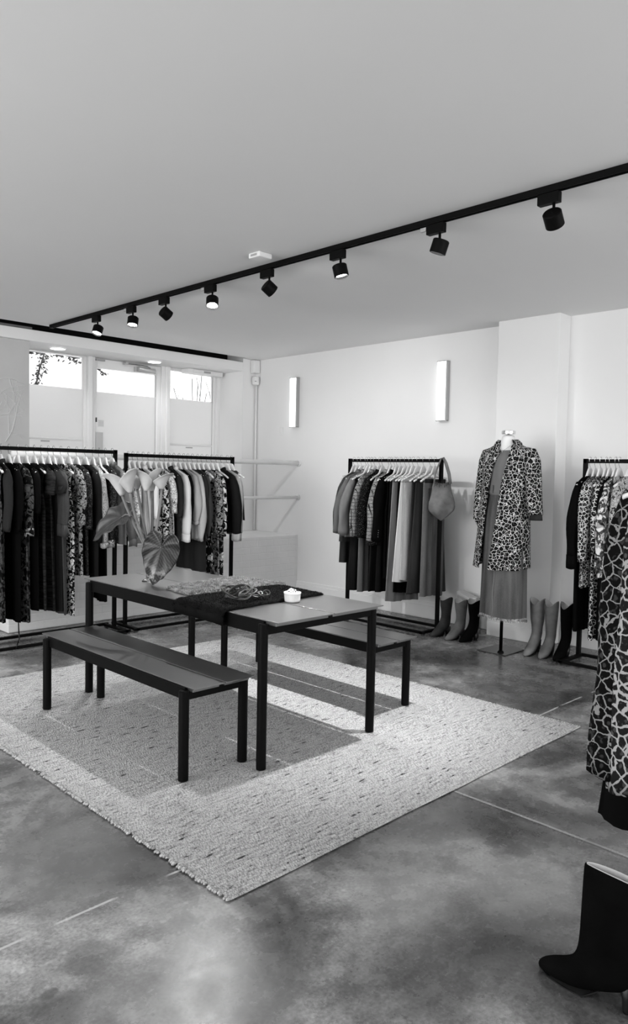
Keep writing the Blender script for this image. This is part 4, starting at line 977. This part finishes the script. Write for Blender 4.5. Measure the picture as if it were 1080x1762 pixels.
boot('large black ankle boot with pointed toe at the lower right frame corner', (2.005, .805, 0), math.radians(90), .372, SUEDE_B, .06, .29, (.085, .094), .004, .02, heel_t=0, group='black boots at the frame corner', seam=False, wide=True)
boot('black boot mostly outside the frame behind the large pointed one', (2.17, .735, 0), math.radians(90), .372, SUEDE_B, .06, .29, (.085, .094), .004, .02, heel_t=0, group='black boots at the frame corner', seam=False, wide=True)
bx = thing('display_box', 'plain grey box standing against the wall behind the boots', 'box', (5.99, 3.93, 0))
G().grid([[(-.06, .075, 0), (.06, .075, 0), (.06, -.075, 0), (-.06, -.075, 0)], [(-.06, .075, .355), (.06, .075, .355), (.06, -.075, .305), (-.06, -.075, .305)]], True, True, True).build('carton', CARD, bx, False, .003)
G().grid([[(-.064, .079, .335), (.064, .079, .335), (.064, -.079, .285), (-.064, -.079, .285)], [(-.064, .079, .361), (.064, .079, .361), (.064, -.079, .311), (-.064, -.079, .311)]], True, True, True).build('lid', CARDL, bx, False, .002)
cv = thing('cylinder_vase', 'small clear tumbler-shaped vase behind the black boot', 'vase', (5.86, 3.79, 0))
G().lathe([(.03, 0), (.032, .29), (.036, .33), (.033, .33), (.029, .30), (.027, .01), (.001, .008)], 24, cap1=False).build('glass', plain('pale_frosted_glass', .55, .3, .5), cv)

# ------------------------------------------------------------------ things on the table
ZT = .744
def fur(name, label, poly, nblades, ln, mat, base, group, drape=None, seed=1, thick=.012):
    """throw: a soft pad with rounded edge plus standing hair blades; poly = four corners (x, y); drape = depth hanging over the front edge"""
    rnd = random.Random(seed); a, b2, c, d = [Vector((p[0], p[1], 0)) for p in poly]; nu, nv = 36, 30
    def P(u, v):
        p = (a * (1 - u) + b2 * u) * (1 - v) + (d * (1 - u) + c * u) * v
        e = .012 * noise.noise((u * 6, v * 6, seed)); edge = min(u, 1 - u, v, 1 - v); p = p + Vector((e, e, 0)) * (1 if edge < .1 else .3)
        z = ZT + thick * min(1, (edge * 14) ** .5) + .006 * noise.noise((u * 5, v * 4, seed + 3)) * min(1, edge * 8) + .001
        if drape:
            x0 = drape[0]
            if p.x < x0:
                s = x0 - p.x; r_ = .022
                if s < r_ * PI / 2: p = Vector((x0 - r_ * math.sin(s / r_), p.y, z - r_ * (1 - math.cos(s / r_))))
                else: p = Vector((x0 - r_ - .004 * math.sin(s * 40), p.y, z - r_ - (s - r_ * PI / 2)))
                return p
        return Vector((p.x, p.y, z))
    rows = [[P(i / nu, j / nv) for i in range(nu + 1)] for j in range(nv + 1)]
    r = G().grid(rows, False).build(name, base, None, True, 0, .006); tag(r, label, 'throw', group)
    bl = G()
    for k in range(nblades):
        u, v = rnd.random(), rnd.random()
        if rnd.random() < .16: 
            if rnd.random() < .5: u = rnd.choice((0.0, 1.0))
            else: v = rnd.choice((0.0, 1.0))
        p = P(u, v); q = P(min(1, u + .01), v); w = P(u, min(1, v + .01))
        if u >= .99: q = p * 2 - P(u - .01, v)
        if v >= .99: w = p * 2 - P(u, v - .01)
        nrm = (q - p).cross(w - p)
        if nrm.length < 1e-9: continue
        nrm.normalize(); nrm = nrm if (nrm.z > 0 or (abs(nrm.z) < .3 and nrm.x < 0)) else -nrm
        fl = noise.noise_vector((u * 7, v * 7, seed)) * .9
        dr = (nrm * .55 + Vector((fl.x, fl.y, 0)) * .9 + Vector((rnd.uniform(-.5, .5), rnd.uniform(-.5, .5), rnd.uniform(-.2, .3)))).normalized()
        sd = dr.cross(Vector((rnd.uniform(-1, 1), rnd.uniform(-1, 1), .3))).normalized() * ln * .07
        L_ = ln * rnd.uniform(.5, 1.1); o = len(bl.v); t1 = p + dr * L_ * .55; t2 = p + dr * L_ + Vector((0, 0, -.25 * L_))
        bl.v += [tuple(p + sd), tuple(p - sd), tuple(t1 - sd * .7), tuple(t1 + sd * .7), tuple(t2)]
        bl.face((o, o + 1, o + 2, o + 3)); bl.face((o + 3, o + 2, o + 4))
    h = bl.build('pile', mat, r); h['kind'] = 'stuff'
fur('fur_throw', 'grey shaggy fur throw lying flat across the middle of the table', [(2.50, 3.74), (3.10, 3.83), (3.17, 3.42), (2.46, 3.43)], 16000, .026, FUR_L, FUR_L, 'fur throws on the table', None, 2, .012)
fur('fur_throw', 'black fur throw draped over the front edge of the table', [(2.262, 3.39), (3.12, 3.42), (3.10, 3.02), (2.252, 2.95)], 15000, .014, FUR_B, FUR_B, 'fur throws on the table', (2.335,), 4, .014)
ZF = ZT + .027
def coil(name, label, c, R, r, turns, mat, tilt, seed, cat='belt', buckle=False, tail=None):
    rnd = random.Random(seed); t = thing(name, label, cat, (c[0], c[1], ZF), rnd.uniform(0, 6), 'coiled belts on the black fur'); pts = []
    for i in range(int(turns * 26)):
        a = 2 * PI * i / 26; k = i / (turns * 26); rr = R * (1 - .25 * k) * (1 + .05 * math.sin(a * .7 + seed))
        pts.append((rr * math.cos(a) + .010 * math.sin(a * .31), rr * math.sin(a) + .010 * math.cos(a * .23), r + .004 + tilt * (1 + math.sin(a + .6 * k * 6)) * .5 + .010 * k + .004 * math.sin(a * 1.7)))
    if tail: pts += [(pts[-1][0] + tail[0] * j / 5, pts[-1][1] + tail[1] * j / 5, max(r + .003, pts[-1][2] * (1 - j / 5))) for j in range(1, 6)]
    G().tube(pts, r, 8, .8).build('cord', mat, t)
    if buckle:
        G().torus((R * 1.05, 0, .016), .016, .003, (1, 0, .3), (0, 1, 0), 18, 6).build('buckle', SILVER, t)
coil('coiled_belt', 'large black leather cord belt coiled in loops on the black fur', (2.50, 3.075), .075, .0048, 4.2, LEATH, .055, 1)
coil('coiled_belt', 'smaller grey leather cord belt coiled beside the large black loops', (2.585, 3.10), .050, .0038, 3.2, plain('grey_leather', .09, .4, .5), .035, 2, tail=(.05, -.05))
coil('coiled_belt', 'flat black belt with bright silver buckle, nearest the white bowl', (2.655, 3.04), .034, .0045, 2.4, LEATH, .015, 3, buckle=True, tail=(.06, .03))
coil('coiled_belt', 'thin silver chain belt trailing over the black fur', (2.625, 3.06), .030, .0026, 2.0, SILVER, .012, 4, tail=(.07, -.02))
bw = thing('ramekin', 'small white fluted ceramic bowl full of rings at the throw edge', 'bowl', (2.79, 2.955, ZT))
rows = []
for R_, z, fl in ((.030, 0, 0), (.037, .002, .4), (.038, .012, 1), (.0395, .038, 1), (.0405, .042, 0), (.0425, .046, 0), (.0425, .054, 0), (.039, .055, 0), (.0375, .046, 0), (.035, .02, 0), (.001, .018, 0)):
    rows.append([((R_ * 1.12 + .0012 * fl * math.cos(30 * a)) * math.cos(a), (R_ * 1.12 + .0012 * fl * math.cos(30 * a)) * math.sin(a), z) for a in [2 * PI * k / 120 for k in range(120)]])
G().grid(rows, True, True, False).build('bowl', CERAM, bw)
rnd = random.Random(8); ring_src = None
RGD = plain('black_enamel', .02, .3, .5)
for k in range(14):
    a = k * 2.4; R_ = .030 * math.sqrt((k + .5) / 14); big = k % 3 != 2
    o = thing('finger_ring', 'small ring among many heaped in the white fluted bowl', 'ring', (2.79 + R_ * math.cos(a), 2.955 + R_ * math.sin(a), ZT + .050 + .012 * (1 - k / 14) + .004 * (k % 2)), a, 'rings in the white bowl')
    o.rotation_euler = (rnd.uniform(-1, 1), rnd.uniform(-1, 1), a)
    G().torus((0, 0, 0), .0085, .0028, n=18, k=6).build('hoop', CERAM if big else RGD, o)
    if k % 2 == 0: G().lathe([(.001, .004), (.006, .003), (.006, 0), (.001, -.003)], 10).move(Matrix.Translation((.0095, 0, 0))).build('stone', RGD if big else SILVER, o)

# flowers in a glass vase
VB = Vector((2.585, 4.055, ZT)); DV = camdepth(VB)
vs = thing('glass_vase', 'small clear glass vase hidden behind the big hanging leaf', 'vase', VB)
G().lathe([(.050, 0), (.052, .004), (.046, .010), (.026, .022), (.024, .05), (.032, .10), (.034, .16), (.030, .20), (.027, .20), (.031, .16), (.029, .10), (.021, .055), (.001, .05)], 28, cap1=False).build('glass', VGLASS, vs)
def bez(p0, p1, p2, n=14): return [p0 * (1 - t) ** 2 + p1 * 2 * t * (1 - t) + p2 * t * t for t in [i / n for i in range(n + 1)]]
NK = VB + Vector((0, 0, .19)); BT = VB + Vector((0, 0, .07))
right_ = Rr.copy(); right_.z = 0; right_.normalize(); fwd_ = Ff.copy(); fwd_.z = 0; fwd_.normalize()
def lily(label, px, py, dd, width, tall, face, bendx=0.0):
    """calla lily: px, py = base of the bloom in the photo"""
    top = pt(px, py, DV + dd); st = NK + right_ * ((px - 252) * .0004) 
    o = thing('calla_lily', label, 'flower', BT, 0, 'calla lilies in the glass vase')
    mid = st + (top - st) * .5 + Vector((0, 0, .04)) + right_ * bendx
    pts = [BT + (st - BT) * .02, BT + (st - BT) * .6] + bez(st, mid, top)
    G().tube([p - BT for p in pts], [.0095] * (len(pts) - 4) + [.0092, .009, .0088, .009], 10).build('stem', STEM, o)
    ax = (top - mid).normalized(); fdir = (right_ * math.cos(face) - fwd_ * math.sin(face)); fdir = (fdir - ax * fdir.dot(ax)).normalized(); sd = ax.cross(fdir)
    rows = []; n = 26
    for i in range(13):
        v = i / 12; row = []
        for k in range(n):
            a = 2 * PI * k / n; c = math.cos(a)
            rr = .009 + width * (v ** .85) ; hgt = 1.35 * tall * v * (.66 + .34 * c)
            fl = max(0, v - .6) / .4
            p = top + ax * (hgt - .25 * width * fl ** 2 * (1 + c)) + (fdir * c + sd * math.sin(a)) * (rr + .35 * width * fl ** 2 * (.2 + .8 * max(0, c)))
            row.append(p - BT)
        rows.append(row)
    G().grid(rows, True).build('spathe', PETAL, o, True, 0, .0025)
    G().tube([top + ax * .015 - BT, top + ax * (tall * .6) - BT], [.006, .004], 8).build('spadix', GM2, o)
lily('white calla lily furthest left, bloom opening toward the dark dresses', 210, 853, .00, .046, .14, 2.6, -.03)
lily('white calla lily leaning left with a wide split bloom', 224, 848, -.05, .048, .13, .5, -.04)
lily('white calla lily standing upright in the middle of the vase', 236, 842, .04, .040, .105, 1.6, -.01)
lily('white calla lily just right of the middle one, bloom closed', 251, 845, -.02, .036, .11, 2.2, 0)
lily('white calla lily with a curled bloom, second from the right', 262, 845, .05, .040, .12, .2, .01)
lily('white calla lily furthest right with a wide flared bloom', 278, 842, .00, .046, .095, .1, .02)
def leaf(name, label, tip, notch, upv, size, width, cup, mat, stem_from=None, stem_mid=None, group='leaves in the vase', fold=0.0, vein=PETAL):
    """heart leaf; local x runs from the stalk joint to the tip, z is the upper face"""
    tip, notch = Vector(tip), Vector(notch); ex = (tip - notch).normalized(); ez = (Vector(upv) - ex * Vector(upv).dot(ex)).normalized(); ey = ez.cross(ex)
    M = Matrix((ex, ey, ez)).transposed().to_4x4(); ln = (tip - notch).length
    o = bpy.data.objects.new(name, None); COL.objects.link(o); o.location = notch; o.rotation_euler = M.to_euler(); tag(o, label, 'leaf', group)
    key = [(0, 1.0), (.25, .86), (.6, .72), (1.0, .66), (1.5, .62), (2.0, .60), (2.4, .55), (2.75, .42), (3.0, .20), (PI, .06)]
    def rad(a):
        a = abs(a)
        for i in range(len(key) - 1):
            if key[i][0] <= a <= key[i + 1][0]:
                f = (a - key[i][0]) / (key[i + 1][0] - key[i][0]); f = f * f * (3 - 2 * f); return key[i][1] + (key[i + 1][1] - key[i][1]) * f
        return .06
    def S(a, t):
        r_ = rad(a) * t * ln; x = r_ * math.cos(a); y = r_ * math.sin(a) * width
        z = cup * (abs(y) ** 1.0) * .55 - 1.1 * cup * (x / ln) * abs(x / ln) * ln * .4 + .010 * math.sin(9 * abs(a) + 3 * t) * t * t
        z += fold * max(0, y) ** 1.2
        return (x, y, z)
    nA = 60; rows = [[S(-PI + 2 * PI * k / nA, .02 + .98 * i / 12) for k in range(nA + 1)] for i in range(13)]
    G().grid(rows, False).build('blade', mat, o, True, 0, .002)
    vn = G(); vn.tube([Vector(S(0, t / 10)) + Vector((0, 0, .002)) for t in range(11)], [.0035 - .00028 * t for t in range(11)], 6)
    for a in (.5, 1.0, 1.55, 2.1, -.5, -1.0, -1.55, -2.1): vn.tube([Vector(S(a * (.6 + .4 * t / 6), .95 * t / 6)) + Vector((0, 0, .0015)) for t in range(7)], [.0012 - .00014 * t for t in range(7)], 5)
    vn.build('vein', VEINM, o)
    if stem_from is not None:
        Mi = (Matrix.Translation(notch) @ M).inverted()
        G().tube([Mi @ p for p in bez(Vector(stem_from), Vector(stem_mid), notch)], .0055, 8).build('stalk', STEM, o)
tc_ = -fwd_
leaf('heart_leaf', 'large veined heart-shaped leaf drooping to the table in front of the vase', pt(264, 1005, DV - .13), pt(277, 943, DV - .16), tc_ + Vector((0, 0, .35)) + right_ * .1, 1, .80, -.25, LEAFC, NK, NK + Vector((0, 0, .12)) + right_ * .02 - fwd_ * .06, fold=.2)
leaf('heart_leaf', 'dark folded heart-shaped leaf reaching left before the dark dresses', pt(153, 921, DV + .02), pt(210, 890, DV + .05), Vector((0, 0, .75)) + tc_ * .5, 1, .72, .55, LEAFM, NK, pt(228, 868, DV + .02), fold=0)

# ------------------------------------------------------------------ garden plants seen through the clear glass
def creeper(label, pts, seed, n, spread, size):
    rnd = random.Random(seed); r = thing('garden_creeper', label, 'plant', pts[0], 0, 'plants outside the windows'); o0 = Vector(pts[0])
    st = G(); st.tube([Vector(p) - o0 for p in pts], .010, 6); lv = G()
    for k in range(n):
        i = rnd.randrange(len(pts) - 1); p = Vector(pts[i]).lerp(Vector(pts[i + 1]), rnd.random()) - o0 + Vector((rnd.uniform(-1, 1), rnd.uniform(-.5, .5), rnd.uniform(-1, 1))) * spread
        d = Vector((rnd.uniform(-1, 1), rnd.uniform(-.6, .6), rnd.uniform(-1, .4))).normalized(); s = d.cross(Vector((rnd.uniform(-1, 1), 1, rnd.uniform(-1, 1)))).normalized(); L_ = size * rnd.uniform(.6, 1.3)
        o = len(lv.v); lv.v += [tuple(p), tuple(p + d * L_ * .5 + s * L_ * .22), tuple(p + d * L_), tuple(p + d * L_ * .5 - s * L_ * .22)]; lv.face((o, o + 1, o + 2, o + 3))
    st.build('stem', OUTL, r); lv.build('foliage', OUTL, r, False)
creeper('leafy creeper trailing outside along the top of the left-hand window', [(3.75, 8.6, 2.80), (4.1, 8.6, 2.84), (4.4, 8.6, 2.80), (4.65, 8.6, 2.86)], 1, 210, .06, .055)
creeper('leafy creeper hanging outside at the left edge of the left-hand window', [(3.80, 8.5, .75), (3.83, 8.5, 2.3), (3.90, 8.5, 2.6), (3.96, 8.5, 2.80)], 2, 150, .06, .055)
creeper('few drooping leaves outside at the top corner of the glass door', [(4.62, 8.6, 2.85), (4.70, 8.6, 2.70), (4.82, 8.6, 2.64)], 3, 22, .03, .06)
sh = thing('spiky_shrub', 'spiky garden plant with bent blades outside the right-hand window', 'plant', (6.18, 8.6, .70), 0, 'plants outside the windows')
for k, (dx, top, bend) in enumerate(((-.35, 2.62, -.25), (-.05, 2.78, .15), (.05, 2.72, .28), (.2, 2.6, .1), (.12, 2.9, -.05), (-.2, 2.5, -.15))):
    G().tube([Vector((0, 0, 0)), Vector((dx * .4, 0, 1.3)), Vector((dx, 0, top - .75)), Vector((dx + bend * .5, 0, top - .72)), Vector((dx + bend, 0, top - 1.05))], [.012, .011, .010, .008, .003], 6, .3).build('blade', OUTL, sh)
